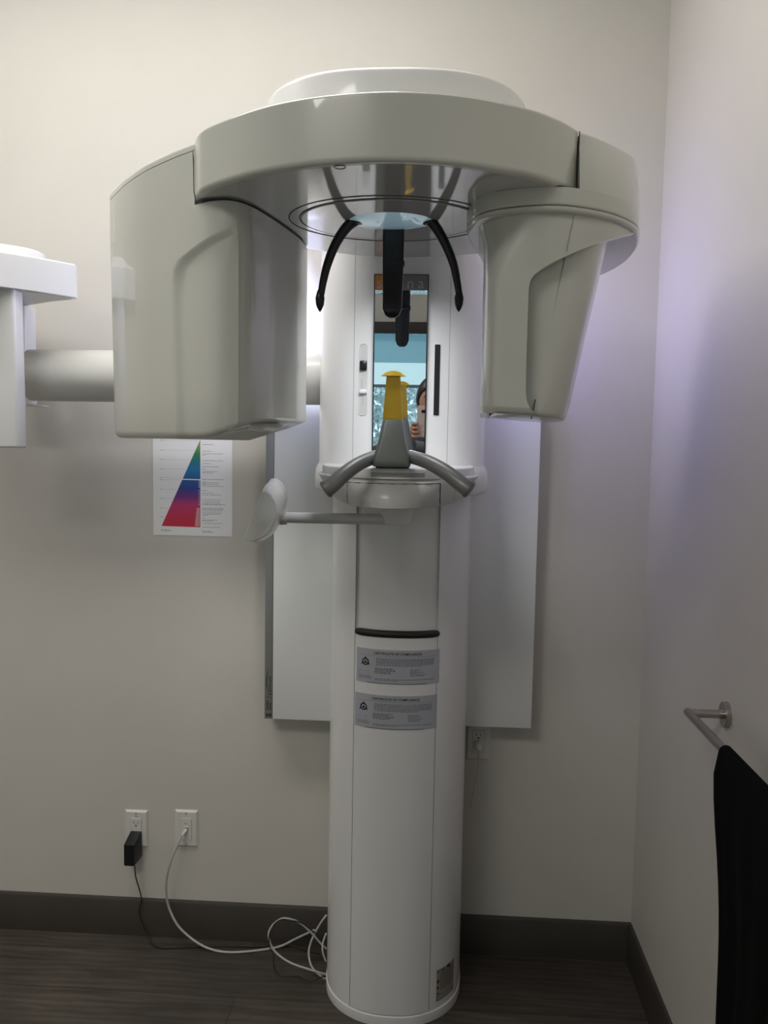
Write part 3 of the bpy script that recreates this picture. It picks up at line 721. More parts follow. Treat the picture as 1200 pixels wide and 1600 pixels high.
# front shell following the arm's front curve
def ys(x):
    pts = [(.060, -.955), (.075, -.985), (.10, -1.004), (.15, -1.020), (.20, -1.018), (.262, -.990), (.306, -.945), (.342, -.895), (.36, -.85)]
    if x <= pts[0][0]: return pts[0][1]
    for (xa, ya), (xb, yb) in zip(pts[:-1], pts[1:]):
        if x <= xb: return lerp(ya, yb, (x-xa)/(xb-xa))
    return pts[-1][1]
ZSB = ZL-.004
edge = [(838, 641), (829, 634), (823, 623), (821.5, 609), (822.5, 560), (824.5, 500), (826, 450), (829, 438), (836, 428), (847, 420), (862, 411), (884, 400), (905, 391), (940, 378), (975, 368), (999, 362)]
ed = []
for x, y in edge:
    p = P(x, y, Y=-1.0)
    for _ in range(4): p = P(x, y, Y=ys(p.x))
    ed.append((p.x, p.z))
bpts = [(838, 655.5), (800, 651), (765, 644)]
def shell_slice(z):
    """(x left, x right) of the front shell at height z"""
    xs_ = []
    for (xa, za), (xb, zb2) in zip(ed[:-1], ed[1:]):
        if (za-z)*(zb2-z) <= 0 and abs(za-zb2) > 1e-9: xs_.append(lerp(xa, xb, (z-za)/(zb2-za)))
    return max(xs_) if xs_ else None
zlo = P(760, 644, Y=-.99).z
# left edge of the shell: straight down, flaring out to the arm at the top
def xleft(z):
    f_ = max(0, min(1, (z-1.845)/(ZSB-1.845))); return .078-.014*f_*f_*f_
def settle(rings):
    for r in rings:
        for v in r:
            v.z -= max(0, min(1, (v.x-.08)/.17))*.012*max(0, 1-(v.z-zlo)/.09)
zz = [zlo, zlo+.004, zlo+.012]+[ed[0][1]]+[e_[1] for e_ in ed[1:]]
zz = sorted(set(round(z_, 5) for z_ in zz if z_ < ZSB))+[ZSB]
NX = 14
frontv, backv = [], []
bm = bmesh.new(); rings = []
for z in zz:
    xl = xleft(z)
    xr_ = shell_slice(z)
    if xr_ is None: xr_ = ed[0][0]+.004*0 if z < 1.7 else .352
    xr_ = max(xr_, xl+.03)
    k = max(0, (zlo+.012-z)/.012); sh_y = .010*k*k
    rowF = []
    for i in range(NX+1):
        f_ = i/NX; x = lerp(xl+.0, xr_, f_)
        y = ys(x)+sh_y
        if f_ < .3: y += .030*((.3-f_)/.3)**2.2
        rowF.append(Vector((x, y, z)))
    dep = .012
    rowB = [Vector((v.x, v.y+.012, z)) for v in reversed(rowF)]
    # left flank goes right back
    rowB[-1] = Vector((xl+.012, -.72, z)); rowB[-2] = Vector((xl+.03, -.72, z))
    flank = [Vector((xl+.010, -.74, z)), Vector((xl+.004, -.84, z)), Vector((xl, -.92, z))]
    rings.append(rowF+rowB+flank)
settle(rings)
loft(bm, rings)
fs = obj('front_shell', bm, ROTW_DIM, ra, 40, label='front shell of the sensor head')
# recessed inner body
def inner(z):
    t = (ZSB-z)/(ZSB-1.565)
    rx = lerp(.296, .230, t)
    return [(.115, -.968), (.14, -.988), (.17, -.990), (rx-.05, -.985), (rx-.022, -.962), (rx-.006, -.925), (rx+.004, -.87), (rx, -.80), (rx-.03, -.72), (.12, -.715), (.10, -.74)]
bm = bmesh.new(); base = inner(1.568); rings = []
for k in range(4):
    a = pi/2*k/3; rings.append([Vector((p[0], p[1], zlo+.0005+.008*(1-cos(a)))) for p in inset(base, .008*(1-sin(a)))])
for z in (1.60, 1.65, 1.70, 1.76, 1.82, 1.86, ZSB-.001): rings.append([Vector((x, y, z)) for x, y in inner(z)])
rings = [catmull(r, 3, True) for r in rings]; settle(rings); loft(bm, rings); sbody = obj('sensor_body', bm, ROTW_DIM, ra, 45)
# bottom chin continues the shell to the right
# thin seam down the sensor head
bm = bmesh.new(); pts = []
for x, y in ((897, 336), (885, 393), (868, 470), (851, 560), (836, 622)):
    yy = ys(P(x, y, Y=-1).x)-.0008 if y < 395 else -.9885
    pts.append(P(x, y, Y=yy))
sweep(bm, pts[:2], .0007, 5); sweep(bm, [P(885, 394, Y=-.9895)]+pts[2:], .0007, 5); obj('seam', bm, LSEAM, sbody, 60)
bm = bmesh.new(); sweep(bm, [P(836.5, 624, Y=-.992), P(830, 655, Y=-.994)], .0009, 5); obj('seam', bm, SEAM, sbody, 60)

# head supports
def support(pts, rad, flat, name, label):
    c = catmull([Vector(p) for p in pts], 6); n_ = len(c)
    rr = [lerp(rad[0], rad[1], i/(n_-1)) for i in range(n_)]
    bm = bmesh.new(); sweep(bm, c, rr, 14, True, flat); return obj(name, bm, BLACK, machine, 60, label=label), c
for s in (-1, 1):
    if s < 0: pp = [(556, 343), (540, 357), (524, 382), (512, 412), (505, 440), (501.5, 462)]
    else: pp = [(671, 343), (684, 360), (697, 384), (708, 412), (714, 440), (717.5, 462)]
    c = catmull([P(x, y, Y=-.835) for x, y in pp], 6); n_ = len(c)
    bm = bmesh.new(); sweep(bm, c, [lerp(.0105, .0062, i/(n_-1)) for i in range(n_)], 14); ts = obj('temple_support', bm, BLACK, machine, 60, label='curved black temple support')
    tip = P(500 if s < 0 else 717, 471, Y=-.835); bm = bmesh.new()
    sweep(bm, [tip+Vector((0, 0, d)) for d in (.026, .018, .006, -.006, -.014, -.019)], [.002, .0058, .0088, .0075, .0042, .0008], 14); obj('ear_pad', bm, BLACK, ts, 60)
    e = ell(c[0].x, c[0].y, .0130, .0115, ZU-.003, 24); bm = bmesh.new(); loft(bm, [e, ell(c[0].x, c[0].y, .0115, .010, ZU-.008, 24)]); obj('socket', bm, BLACK, ts, 60)
fx0, fx1 = P(599, 370, Y=-.79).x, P(632.5, 370, Y=-.79).x; fc, fw_ = (fx0+fx1)/2, (fx1-fx0)
ztp, zbt = P(615, 353, Y=-.80).z, P(613, 498, Y=-.80).z
bm = bmesh.new(); rings = []
for z, k, dy in ((ztp+.01, 1.0, 0), (ztp-.03, 1.0, 0), (1.86, .985, 0), (zbt+.045, .92, -.002), (zbt+.018, .90, -.006), (zbt+.006, .66, -.005), (zbt+.001, .34, -.004)):
    w_ = fw_*k; rings.append([Vector((p.x, p.y, z)) for p in rrect(fc-.0005, -.798+dy, w_, .014 if k > .5 else .010, .0048, 4)])
loft(bm, rings); fsup = obj('forehead_support', bm, BLACK, machine, 60, label='broad black forehead support')
bm = bmesh.new(); q = P(628, 411, Y=-.80); sweep(bm, [(q.x-.02, -.795, q.z), (q.x+.002, -.795, q.z), (q.x+.005, -.795, q.z)], [.008, .008, .005], 14); obj('side_knob', bm, BLACK, fsup, 60)
bm = bmesh.new(); loft(bm, [ell(fc, -.797, .0225, .013, ZU-.002, 28), ell(fc, -.797, .0215, .012, ZU-.008, 28)]); obj('socket', bm, BLACK, fsup, 60)
bm = bmesh.new(); q = P(614, 400, Y=-.806); loft(bm, [[Vector((fc+r*cos(2*pi*k/20), y, q.z+r*sin(2*pi*k/20))) for k in range(20)] for r, y in ((.0075, -.804), (.007, -.8075))]); obj('round_button', bm, BLACK, fsup, 40)

# ambient light strips down the rear flanks of the carriage
for x0, x1 in ((CX-.219, CX-.2128), (CX+.2128, CX+.219)):
    obj('ambient_light_strip', newbox((x0, -.19, 1.74), (x1, -.15, 2.04), .001), LEDM, machine, 0, label='violet ambient light strip')

# cephalometric arm reaching left
ty, tz = -.20, (P(112, 546.8, Y=-.2).z+P(112, 627.3, Y=-.2).z)/2; tr = (P(112, 546.8, Y=-.2).z-P(112, 627.3, Y=-.2).z)/2
x_end = P(28, 590, Y=-.27).x
bm = bmesh.new(); sweep(bm, [(x_end, ty, tz), (x_end+.002, ty, tz), (-.5, ty, tz), (-.26, ty, tz)], [tr*.97, tr, tr, tr], 48); obj('arm_tube', bm, mat('tube_enamel', (.66, .66, .63), .4, coat=.2), machine, 50)
p0, p1 = P(8, 500, Y=-.14), P(44, 500, Y=-.14)
obj('arm_post', newbox((p0.x, -.16, P(30, 632, Y=-.16).z), (p1.x, -.09, 1.8795), .008, 3), COLW, machine, 50)
q = P(46, 631, Y=-.2); obj('post_foot', newbox((p0.x, -.22, q.z-.004), (q.x+.003, -.09, q.z), .001), COLW, machine, 30)
zc = 1.88
cph = [P(-60, 440, Z=zc), P(0, 448, Z=zc), P(60, 456, Z=zc), P(106, 463.3, Z=zc), P(118, 465, Z=zc), P(121, 467, Z=zc), P(112, 468.5, Z=zc), P(85, 471, Z=zc), P(42, 478, Z=zc)]
cpl = [(v.x, v.y) for v in cph]+[(-1.25, -.10), (-1.42, -.28)]
hz = P(60, 401, Y=cph[2].y).z
bm = bmesh.new(); slab(bm, cpl, zc, hz, .002, .006, 4); ch = obj('cephalometric_head', bm, COLW, machine, 40, wn=True)
cb = inset(cpl, .012); bm = bmesh.new(); slab(bm, cb, zc-.0015, zc, 0, 0); obj('underside_cover', bm, WARM, ch, 0)
tc_ = P(-10, 380, Y=-.45); bm = bmesh.new(); slab(bm, [(p.x, p.y) for p in ell(-1.175, -.26, .15, .12, 0, 60)], hz-.004, hz+.030, 0, .006, 4); obj('top_disc', bm, COLW, ch, 50)
a, b = P(-14, 600, Y=-.40), P(20, 600, Y=-.40)
bm = bmesh.new(); rings = []
zlow = P(10, 700, Y=-.40).z
for k in range(4):
    g = pi/2*k/3; rings.append([Vector((p.x, p.y, zlow+.006*(1-cos(g)))) for p in rrect((a.x+b.x)/2, -.355, b.x-a.x-.012*(1-sin(g)), .05-.012*(1-sin(g)), .008, 4)])
rings.append([Vector((p.x, p.y, zc+.01)) for p in rrect((a.x+b.x)/2-.004, -.355, b.x-a.x, .05, .008, 4)])
loft(bm, rings); obj('sensor_slab', bm, COLW, ch, 50)

# ------------------------------------------------------------------ wall panel behind the column
wp = thing('wall_panel', 'large white sheet metal wall panel with a grey strip down its left edge, behind the column', 'wall panel', (-.1, -.04, .72))
pzb, pzt = P(427, 1123.5, Y=-.08).z, 1.668
sx0, sx1, sx2 = P(414.3, 900, Y=-.08).x, P(427, 900, Y=-.08).x, P(836, 950, Y=-.08).x
obj('panel_body', newbox((sx1, -.080, pzb), (sx2, -.0005, pzt), .002), PANW, wp, 40)
stp = obj('edge_strip', newbox((sx0, -.079, pzb), (sx1-.0012, -.0005, pzt), .001), STRIP, wp, 40, label='grey metal edge strip')
obj('strip_joint', newbox((sx1-.0012, -.0775, pzb+.001), (sx1, -.002, pzt-.001)), SEAM, wp, 0)
def fst(u, v):   # u runs up the strip, v to the left
    return Vector(((sx0+sx1)/2-v, -.0796, pzb+u))
bm = bmesh.new()
addtext(bm, 'KAPPLER', .0088, lambda a, b: fst(.098+a, -.0045+b), spacing=1.75, bold=.0002)
addtext(bm, 'Dentsply', .0082, lambda a, b: fst(.040+a, .0040+b), spacing=.95, bold=.00015)
addtext(bm, 'Sirona', .0082, lambda a, b: fst(.037+a, -.0045+b), spacing=.95, bold=.00015)
for dv in (.0040, -.0045):
    bm.faces.new([bm.verts.new(fst(.007+a, dv+b)) for a, b in ((0, .0033), (.008, .001), (.010, -.0028), (.002, -.0033), (0, -.001))])
bm.faces.new([bm.verts.new(fst(.0625+a, b)) for a, b in ((0, .009), (.0008, .009), (.0008, -.008), (0, -.008))])
for i in range(12):
    u0, u1 = .075+.075*i/12, .075+.075*(i+1)/12
    def vv(u): s_ = (u-.075)/.075; return .0062*math.sin(pi*min(1, s_*1.05+.02))**.8*(1 if s_ < .9 else 1)+.0
    def th(u): s_ = (u-.075)/.075; return .0011*math.sin(pi*s_)+.0001
    bm.faces.new([bm.verts.new(fst(*q)) for q in ((u0, vv(u0)-th(u0)), (u1, vv(u1)-th(u1)), (u1, vv(u1)+th(u1)), (u0, vv(u0)+th(u0)))])
obj('lettering', bm, INK, stp, 0)

# ------------------------------------------------------------------ spectrum poster
pa, pb_, pc, pd = P(237.5, 684, Y=-.001), P(362.5, 684, Y=-.001), P(363, 838.5, Y=-.001), P(241, 836, Y=-.001)
px0, px1, pz0 = (pa.x+pd.x)/2, (pb_.x+pc.x)/2, (pc.z+pd.z)/2
pw = px1-px0; pz1 = pz0+.305
poster = thing('wall_chart', 'white paper chart with a rainbow coloured triangle taped to the wall', 'chart', ((px0+px1)/2, 0, pz0))
obj('paper', newbox((px0, -.0012, pz0), (px1, -.0002, pz1)), PAPER, poster, 0)
def fp(x, y): p = P(x, y, Y=-.0018); return p
bm = bmesh.new()
def PX(zx, zy): return P(220+zx/4.615, 670+zy/4.615, Y=-.0016)
bm.faces.new([bm.verts.new(PX(*q)) for q in ((150, 700), (429, 710), (429, 80), (428, 80))])
obj('spectrum_triangle', bm, SPEC, poster, 0)
bm = bmesh.new(); bm.faces.new([bm.verts.new(P(220+a/4.615, 670+b/4.615, Y=-.0020)) for a, b in ((285, 360), (432, 364), (432, 371), (285, 367))])
for k, (y_, w_) in enumerate([(375+9*i, 8) for i in range(6)]+[(440+15*i, 10) for i in range(8)]+[(572+9*i, 22+i) for i in range(15)]):
    bm.faces.new([bm.verts.new(P(220+a/4.615, 670+b/4.615, Y=-.0020)) for a, b in ((425-w_, y_), (425, y_), (425, y_+3.2), (425-w_, y_+3.2))])
obj('white_print', bm, WHITE, poster, 0)
bm = bmesh.new()
def tl(x0, x1, y, h=2.4):
    x = x0
    while x < x1:
        w_ = min(random.uniform(9, 30), x1-x); sl_ = .012*(x-x0)
        bm.faces.new([bm.verts.new(P(220+a/4.615, 670+b/4.615, Y=-.0018)) for a, b in ((x, y+sl_), (x+w_, y+sl_), (x+w_, y+sl_+h), (x, y+sl_+h))]); x += w_+4
for y_, x1_ in ((112, 524), (160, 515), (178, 596), (188, 470), (229, 598), (250, 504), (272, 563), (292, 470), (307, 552), (317, 524), (364, 596), (380, 470), (388, 572), (396, 470), (401, 556), (413, 594), (443, 480), (462, 522), (475, 580), (511, 580), (526, 578), (538, 574), (545, 608), (572, 598), (580, 596), (590, 588), (604, 586), (614, 570), (624, 482), (642, 466), (656, 552), (664, 522), (681, 586), (708, 572), (738, 506), (745, 528)):
    tl(444, x1_, y_)
tl(146, 208, 726); tl(146, 222, 733)
obj('printed_text', bm, GINK, poster, 0)
bm = bmesh.new()
for y_, x1_ in ((80, 410), (152, 395), (220, 360), (288, 320), (352, 296), (366, 290), (434, 262), (500, 235), (570, 205), (633, 178)):
    for a0, a1, h_ in ((138, 158, 2.6), (158, x1_, .9)):
        bm.faces.new([bm.verts.new(P(220+a/4.615, 670+b/4.615, Y=-.0018)) for a, b in ((a0, y_), (a1, y_+.012*(a1-a0)), (a1, y_+h_+.012*(a1-a0)), (a0, y_+h_))])
obj('scale_lines', bm, mat('pale_line', (.3, .3, .31), .7), poster, 0)

# ------------------------------------------------------------------ outlets, adapter, cables
def outlet(x, z, kind, label):
    t = thing('wall_outlet', label, 'outlet', (x, 0, z))
    w, h = .0352, .0573
    bm = bmesh.new()
    loft(bm, [[Vector((x+a*(w-d), y, z+b*(h-d))) for a, b in ((-1, -1), (1, -1), (1, 1), (-1, 1))] for y, d in ((-.0003, 0), (-.0015, 0), (-.0065, .0055))])
    obj('plate', bm, OUTL, t, 0)
    bm = newbox((x-.0165, -.0085, z-.0335), (x+.0165, -.005, z+.0335), .0008); ins = obj('insert', bm, OUTL, t, 0)
    bm = newbox((x-.0172, -.0068, z-.0342), (x+.0172, -.0064, z+.0342)); obj('insert_gap', bm, LSEAM, t, 0)
    for s in (-1, 1):
        bm = bmesh.new(); e = [[Vector((x+r*cos(2*pi*k/12), y, z+s*.048+r*sin(2*pi*k/12))) for k in range(12)] for r, y in ((.0028, -.006), (.0024, -.0075))]; loft(bm, e); obj('screw', bm, STEEL, t, 30)
    if kind == 'power':
        for s in (-1, 1):
            zc_ = z+s*.0165; bm = bmesh.new()
            box(bm, (x-.0072, -.0088, zc_+.000), (x-.0055, -.0084, zc_+.008)); box(bm, (x+.0055, -.0088, zc_+.000), (x+.0070, -.0084, zc_+.007))
            pts_ = [Vector((x+.0026*cos(a), -.0088, zc_-.006+.0030*sin(a))) for a in [2*pi*k/12 for k in range(12)]]; bm.faces.new([bm.verts.new(v) for v in pts_])
            obj('socket_slots', bm, INK, ins, 0)
    else:
        bm = newbox((x-.0052, -.0105, z-.004), (x+.0070, -.0082, z+.0085), .0005); obj('jack', bm, OUTL, ins, 0)
        bm = newbox((x-.0042, -.0110, z-.002), (x+.0058, -.0104, z+.005)); obj('jack_opening', bm, INK, ins, 0)
    return t, ins
o1x, o1z = P(214, 1293.5, Y=0).x, P(214, 1293.5, Y=0).z
o2x, o2z = P(292, 1293.5, Y=0).x, P(292, 1293.5, Y=0).z
t1, ins1 = outlet(o1x, o1z, 'power', 'white wall outlet with a black power adapter plugged into its lower socket')
bm = bmesh.new(); addtext(bm, 'A6', .0062, lambda a, b: Vector((o1x+.001+a, -.0072, o1z+.0392+b))); obj('lettering', bm, INK, t1, 0)
t2, ins2 = outlet(o2x, o2z, 'data', 'white data wall plate with a grey network cable plugged in')
bm = bmesh.new(); wordline(bm, lambda u, v: Vector((o2x-.005+u, -.0089, o2z+.017+v)), 0, .010, 0, .002); obj('printed_mark', bm, GINK, ins2, 0)
# adapter
az_ = P(206, 1328, Y=-.03).z; ax = P(206, 1328, Y=-.04).x
ad = thing('power_adapter', 'black block power adapter hanging from the left wall outlet', 'power adapter', (ax, -.03, az_))
fz0, fz1 = P(200, 1353.5, Y=-.055).z, P(200, 1320, Y=-.055).z; fx0_, fx1_ = P(193.3, 1340, Y=-.055).x, P(210, 1340, Y=-.055).x
bz0_, bz1_ = P(215, 1339, Y=-.012).z, P(215, 1299.5, Y=-.012).z; bx0_, bx1_ = P(203.5, 1320, Y=-.012).x, P(221, 1320, Y=-.012).x
bm = bmesh.new()
def rr3(x0, x1, z0, z1, y, r=.003): return [Vector((p.x, y, p.y)) for p in rrect((x0+x1)/2, (z0+z1)/2, x1-x0, z1-z0, r, 3)]
loft(bm, [rr3(bx0_, bx1_, bz0_, bz1_, -.009), rr3(fx0_, fx1_, fz0, fz1, -.053), rr3(fx0_+.001, fx1_-.001, fz0+.001, fz1-.001, -.055)])
obj('housing', bm, BLACK, ad, 40)
cpts = [P(210.5, 1353, Y=-.050), P(212, 1370, Y=-.045), P(219, 1394, Y=-.030), P(221, 1408, Y=-.022), P(217, 1424, Y=-.022), P(223, 1444, Y=-.03), P(233, 1462, Y=-.035), P(237, 1474, Z=.004), P(252, 1481, Z=.003), P(290, 1480, Z=.003), P(340, 1478.5, Z=.003), P(400, 1479, Z=.003), P(450, 1478, Z=.003), P(478, 1484, Z=.003), P(500, 1490, Z=.003)]
bm = bmesh.new(); sweep(bm, catmull(cpts, 8), .0019, 8); obj('cord', bm, RUBBER, ad, 60, label='thin black cord')
# network cable
nc = thing('network_cable', 'grey network cable running from the data wall plate along the floor to the column', 'cable', (o2x, -.02, .0))
c0 = Vector((o2x+.001, -.011, o2z+.0015)); c1 = P(284, 1305, Y=-.028)
bm = bmesh.new(); d = (c1-c0).normalized(); sweep(bm, [c0, c0+d*.008, c1], [.0058, .0056, .0036], 4); obj('connector', bm, OUTL, nc, 0)
npts = [c1, P(277, 1320, Y=-.04), P(268, 1342, Y=-.05), P(261, 1368, Y=-.05), P(259.5, 1392, Y=-.045), P(263, 1415, Y=-.04), P(274, 1440, Y=-.045), P(288, 1457, Y=-.05), P(310, 1474, Y=-.06), P(332, 1484, Z=.006), P(358, 1488, Z=.004), P(390, 1486.5, Z=.004), P(420, 1482.5, Z=.004), P(440, 1478, Z=.008), P(460, 1468, Z=.022), P(485, 1456, Z=.045), P(500, 1449, Z=.05), P(508, 1447, Z=.05)]
bm = bmesh.new(); sweep(bm, catmull(npts, 8), .0034, 10); obj('cord', bm, CABLE, nc, 60)
# looped cable at the foot of the column
def Q(zx, zy, Y): return P(400+zx/10, 1420+zy/10, Y=Y)
lc = [Q(1100, 625, -.10), Q(1000, 530, -.10), Q(860, 370, -.105), Q(700, 230, -.11), Q(560, 168, -.115), Q(430, 150, -.12), Q(330, 195, -.125), Q(250, 270, -.13), Q(200, 370, -.135), Q(205, 480, -.14), Q(250, 600, -.15), Q(330, 700, -.16), Q(460, 800, -.17), Q(600, 870, -.18), Q(760, 925, -.19), Q(950, 985, -.19), Q(1085, 1022, -.18)]
bm = bmesh.new(); sweep(bm, catmull(lc, 8), .0030, 10)
tag(obj('cable', bm, CABLE, None, 60), 'grey cable making one wide loop on the floor left of the column', 'cable')
lc = [Q(1100, 100, -.06), Q(1060, 150, -.07), Q(980, 270, -.07), Q(900, 420, -.08), Q(840, 580, -.095), Q(825, 720, -.11), Q(860, 880, -.13), Q(940, 990, -.15), Q(1040, 1070, -.165), Q(1085, 1092, -.165)]
bm = bmesh.new(); sweep(bm, catmull(lc, 8), .0030, 10)
tag(obj('cable', bm, CABLE, None, 60), 'grey cable drooping in a tall bow against the column foot', 'cable')
lc = [Q(1098, 380, -.09), Q(1070, 450, -.10), Q(1040, 560, -.11), Q(1040, 660, -.12), Q(1070, 770, -.125), Q(1092, 820, -.125)]
bm = bmesh.new(); sweep(bm, catmull(lc, 8), .0026, 10)
tag(obj('cable', bm, CABLE, None, 60), 'short bow of grey cable touching the column, nearest to it', 'cable')
lc = [Q(1000, 420, -.10), Q(880, 345, -.115), Q(700, 215, -.118), Q(520, 185, -.124), Q(400, 170, -.13), Q(300, 225, -.138), Q(240, 330, -.145), Q(205, 450, -.152), Q(215, 600, -.16), Q(270, 720, -.17), Q(275, 850, -.18), Q(300, 960, -.185), Q(370, 1040, -.19), Q(480, 1062, -.195), Q(640, 1050, -.195), Q(760, 1105, -.20), Q(860, 1130, -.205), Q(950, 1100, -.20), Q(1020, 1070, -.19), Q(1080, 1062, -.18)]
bm = bmesh.new(); sweep(bm, catmull(lc, 8), .0017, 8)
tag(obj('cord', bm, RUBBER, None, 60), 'thin black cord tangled with the grey cable loop beside the column', 'cord')
# outlet under the wall panel
o3x, o3z = P(747, 1157, Y=0).x, P(747, 1157, Y=0).z
t3, ins3 = outlet(o3x, o3z, 'power', 'shadowed wall outlet just below the white wall panel, right of the column')
pg = thing('power_plug', 'grey plug with thin cord in the outlet below the wall panel', 'plug', (o3x, -.02, o3z))
bm = bmesh.new(); pz = P(747, 1165, Y=-.02).z
sweep(bm, [(o3x-.001, -.009, pz+.002), (o3x+.0, -.018, pz), (o3x+.001, -.027, pz-.006), (o3x+.001, -.031, pz-.012)], [.0125, .0115, .009, .005], 12); obj('plug_body', bm, OUTL, pg, 50)
cp_ = [Vector((o3x, -.028, pz-.010)), P(748, 1185, Y=-.03), P(745, 1210, Y=-.028), P(739, 1240, Y=-.028), P(734, 1264, Y=-.03)]
bm = bmesh.new(); sweep(bm, catmull(cp_, 6), .0018, 8); obj('cord', bm, CABLE, pg, 60)

# ------------------------------------------------------------------ towel bar and the black garment
BXc = XR-.078
fl = P(1137, 1116.5, X=XR); bz = fl.z
by = fl.y
tb = thing('towel_bar', 'brushed steel towel bar on the right wall with black cloth over it', 'towel bar', (XR, by, bz))
bm = bmesh.new(); sweep(bm, [(XR, by, bz), (XR-.009, by, bz), (XR-.0105, by, bz)], [.0262, .0262, .0245], 36); obj('wall_flange', bm, STEEL, tb, 40)
bm = bmesh.new(); sweep(bm, [(XR-.009, by, bz), (BXc, by, bz)], .0088, 20); obj('bracket_arm', bm, STEEL, tb, 50)
bm = bmesh.new(); sweep(bm, [(BXc, by+.009, bz), (BXc, by+.0085, bz), (BXc, by-.78, bz)], [.0085, .0088, .0088], 20); obj('rail', bm, STEEL, tb, 50)
bm = bmesh.new(); y2 = by-.77; sweep(bm, [(XR, y2, bz), (XR-.009, y2, bz), (XR-.0105, y2, bz)], [.0262, .0262, .0245], 36); obj('wall_flange', bm, STEEL, tb, 40)
bm = bmesh.new(); sweep(bm, [(XR-.009, y2, bz), (BXc, y2, bz)], .0088, 20); obj('bracket_arm', bm, STEEL, tb, 50)
# cloth folded over the rail, hanging well below
gy0 = P(1135, 1180, X=BXc).y; gy1 = gy0-.46
bm = bmesh.new(); prof = []
prof.append((-.020, bz-.74)); 
for k in range(16): prof.append((-.020-.004*math.sin(k*.5)+.0+.006*(k/15), bz-.74+.70*(k/15)))
for k in range(7):
    a = pi-pi*k/6; prof.append((.0118*cos(a), bz+.0118*sin(a)))
for k in range(15): prof.append((.013+.010*(k/14), bz-.02-.55*(k/14)))
NY = 40; out_, in_ = [], []
def wob(j, z):
    y = gy0+(gy1-gy0)*j/NY; dz = max(0, bz-z)
    lean = .010*math.sin(j*.30)*min(1, dz*2.5)+.003*math.sin(j*.8+dz*5)*min(1, dz*3)
    yy = y+.010*min(1, dz*8)-.19*max(0, dz-.06)*(1-j/NY)**1.5
    return lean, yy
rows = []
for j in range(NY+1):
    r_ = []
    for i, (dx, z) in enumerate(prof):
        l_, yy = wob(j, z); dx2 = dx+(l_ if dx < 0 else -abs(l_)*.3); 
        if j < 3: yy += .004*math.sin(z*14)
        r_.append(Vector((BXc+dx2, yy, z)))
    rows.append(r_)
rings = []
vf = [[bm.verts.new(v) for v in r_] for r_ in rows]
for a_, b_ in zip(vf[:-1], vf[1:]):
    for i in range(len(prof)-1): bm.faces.new((a_[i], a_[i+1], b_[i+1], b_[i]))
g = obj('cloth', bm, CLOTH, None, 60); sd = g.modifiers.new('s', 'SOLIDIFY'); sd.thickness = .003; sd.offset = 0
tag(g, 'black cloth garment hanging over the steel towel bar', 'cloth')

# ------------------------------------------------------------------ the photographer (seen only in the mirror)
person = thing('person', 'person in dark clothes holding up a pale pink phone, reflected in the mirror', 'person', (.05, -2.80, 0))
PXc, PYc = .045, -2.80
V = []; E_ = []; Rr = []
def jv(p, r, parent=None):
    V.append(Vector(p)); Rr.append(r)
    if parent is not None: E_.append((parent, len(V)-1))
    return len(V)-1
pel = jv((PXc, PYc-.03, .90), (.155, .11))
wai = jv((PXc, PYc-.03, 1.04), (.125, .095), pel); che = jv((PXc, PYc-.03, 1.24), (.145, .10), wai); sho = jv((PXc, PYc-.02, 1.365), (.10, .075), che)
nck = jv((PXc, PYc, 1.43), (.052, .052), sho); nk2 = jv((PXc, PYc+.01, 1.485), (.050, .052), nck)
for s in (-1, 1):
    hip = jv((PXc+s*.09, PYc-.03, .82), (.092, .092), pel); kn = jv((PXc+s*.10, PYc-.01, .47), (.058, .058), hip); an = jv((PXc+s*.10, PYc-.03, .10), (.038, .042), kn)
    he = jv((PXc+s*.10, PYc-.03, .045), (.040, .040), an); jv((PXc+s*.115, PYc+.13, .032), (.034, .026), he)
    sh_ = jv((PXc+s*.165, PYc-.02, 1.345), (.058, .058), sho)
    el = jv((PXc+s*.20-.01, PYc+.06, 1.13), (.042, .042), sh_)
    wr = jv((PXc-.045+s*.085, PYc+.295, 1.360), (.026, .022), el)
    pm = jv((PXc-.045+s*.055, PYc+.352, 1.408), (.030, .016), wr)
    for k in range(4):
        b0 = jv((s*.050, -2.425, 1.462-.020*k), (.0085, .0085), pm)
        b1 = jv((s*.046, -2.392, 1.460-.020*k), (.0080, .0080), b0)
        b2 = jv((s*(.024-.003*k), -2.388, 1.463-.020*k), (.0072, .0072), b1)
    t0 = jv((s*.055, -2.44, 1.435), (.011, .011), pm); jv((s*.033, -2.432, 1.452), (.009, .009), t0)
me = bpy.data.meshes.new('body'); me.from_pydata(V, E_, []); me.update()
body = bpy.data.objects.new('body', me); COL.objects.link(body); body.parent = person; me.transform(Matrix.Translation(-person.location))
sk = body.modifiers.new('skin', 'SKIN'); body.modifiers.new('sub', 'SUBSURF').levels = 1; body.modifiers['sub'].render_levels = 2
for i, sv in enumerate(me.skin_vertices[0].data): sv.radius = Rr[i]; sv.use_root = (i == 0)
me.materials.append(SKIN)
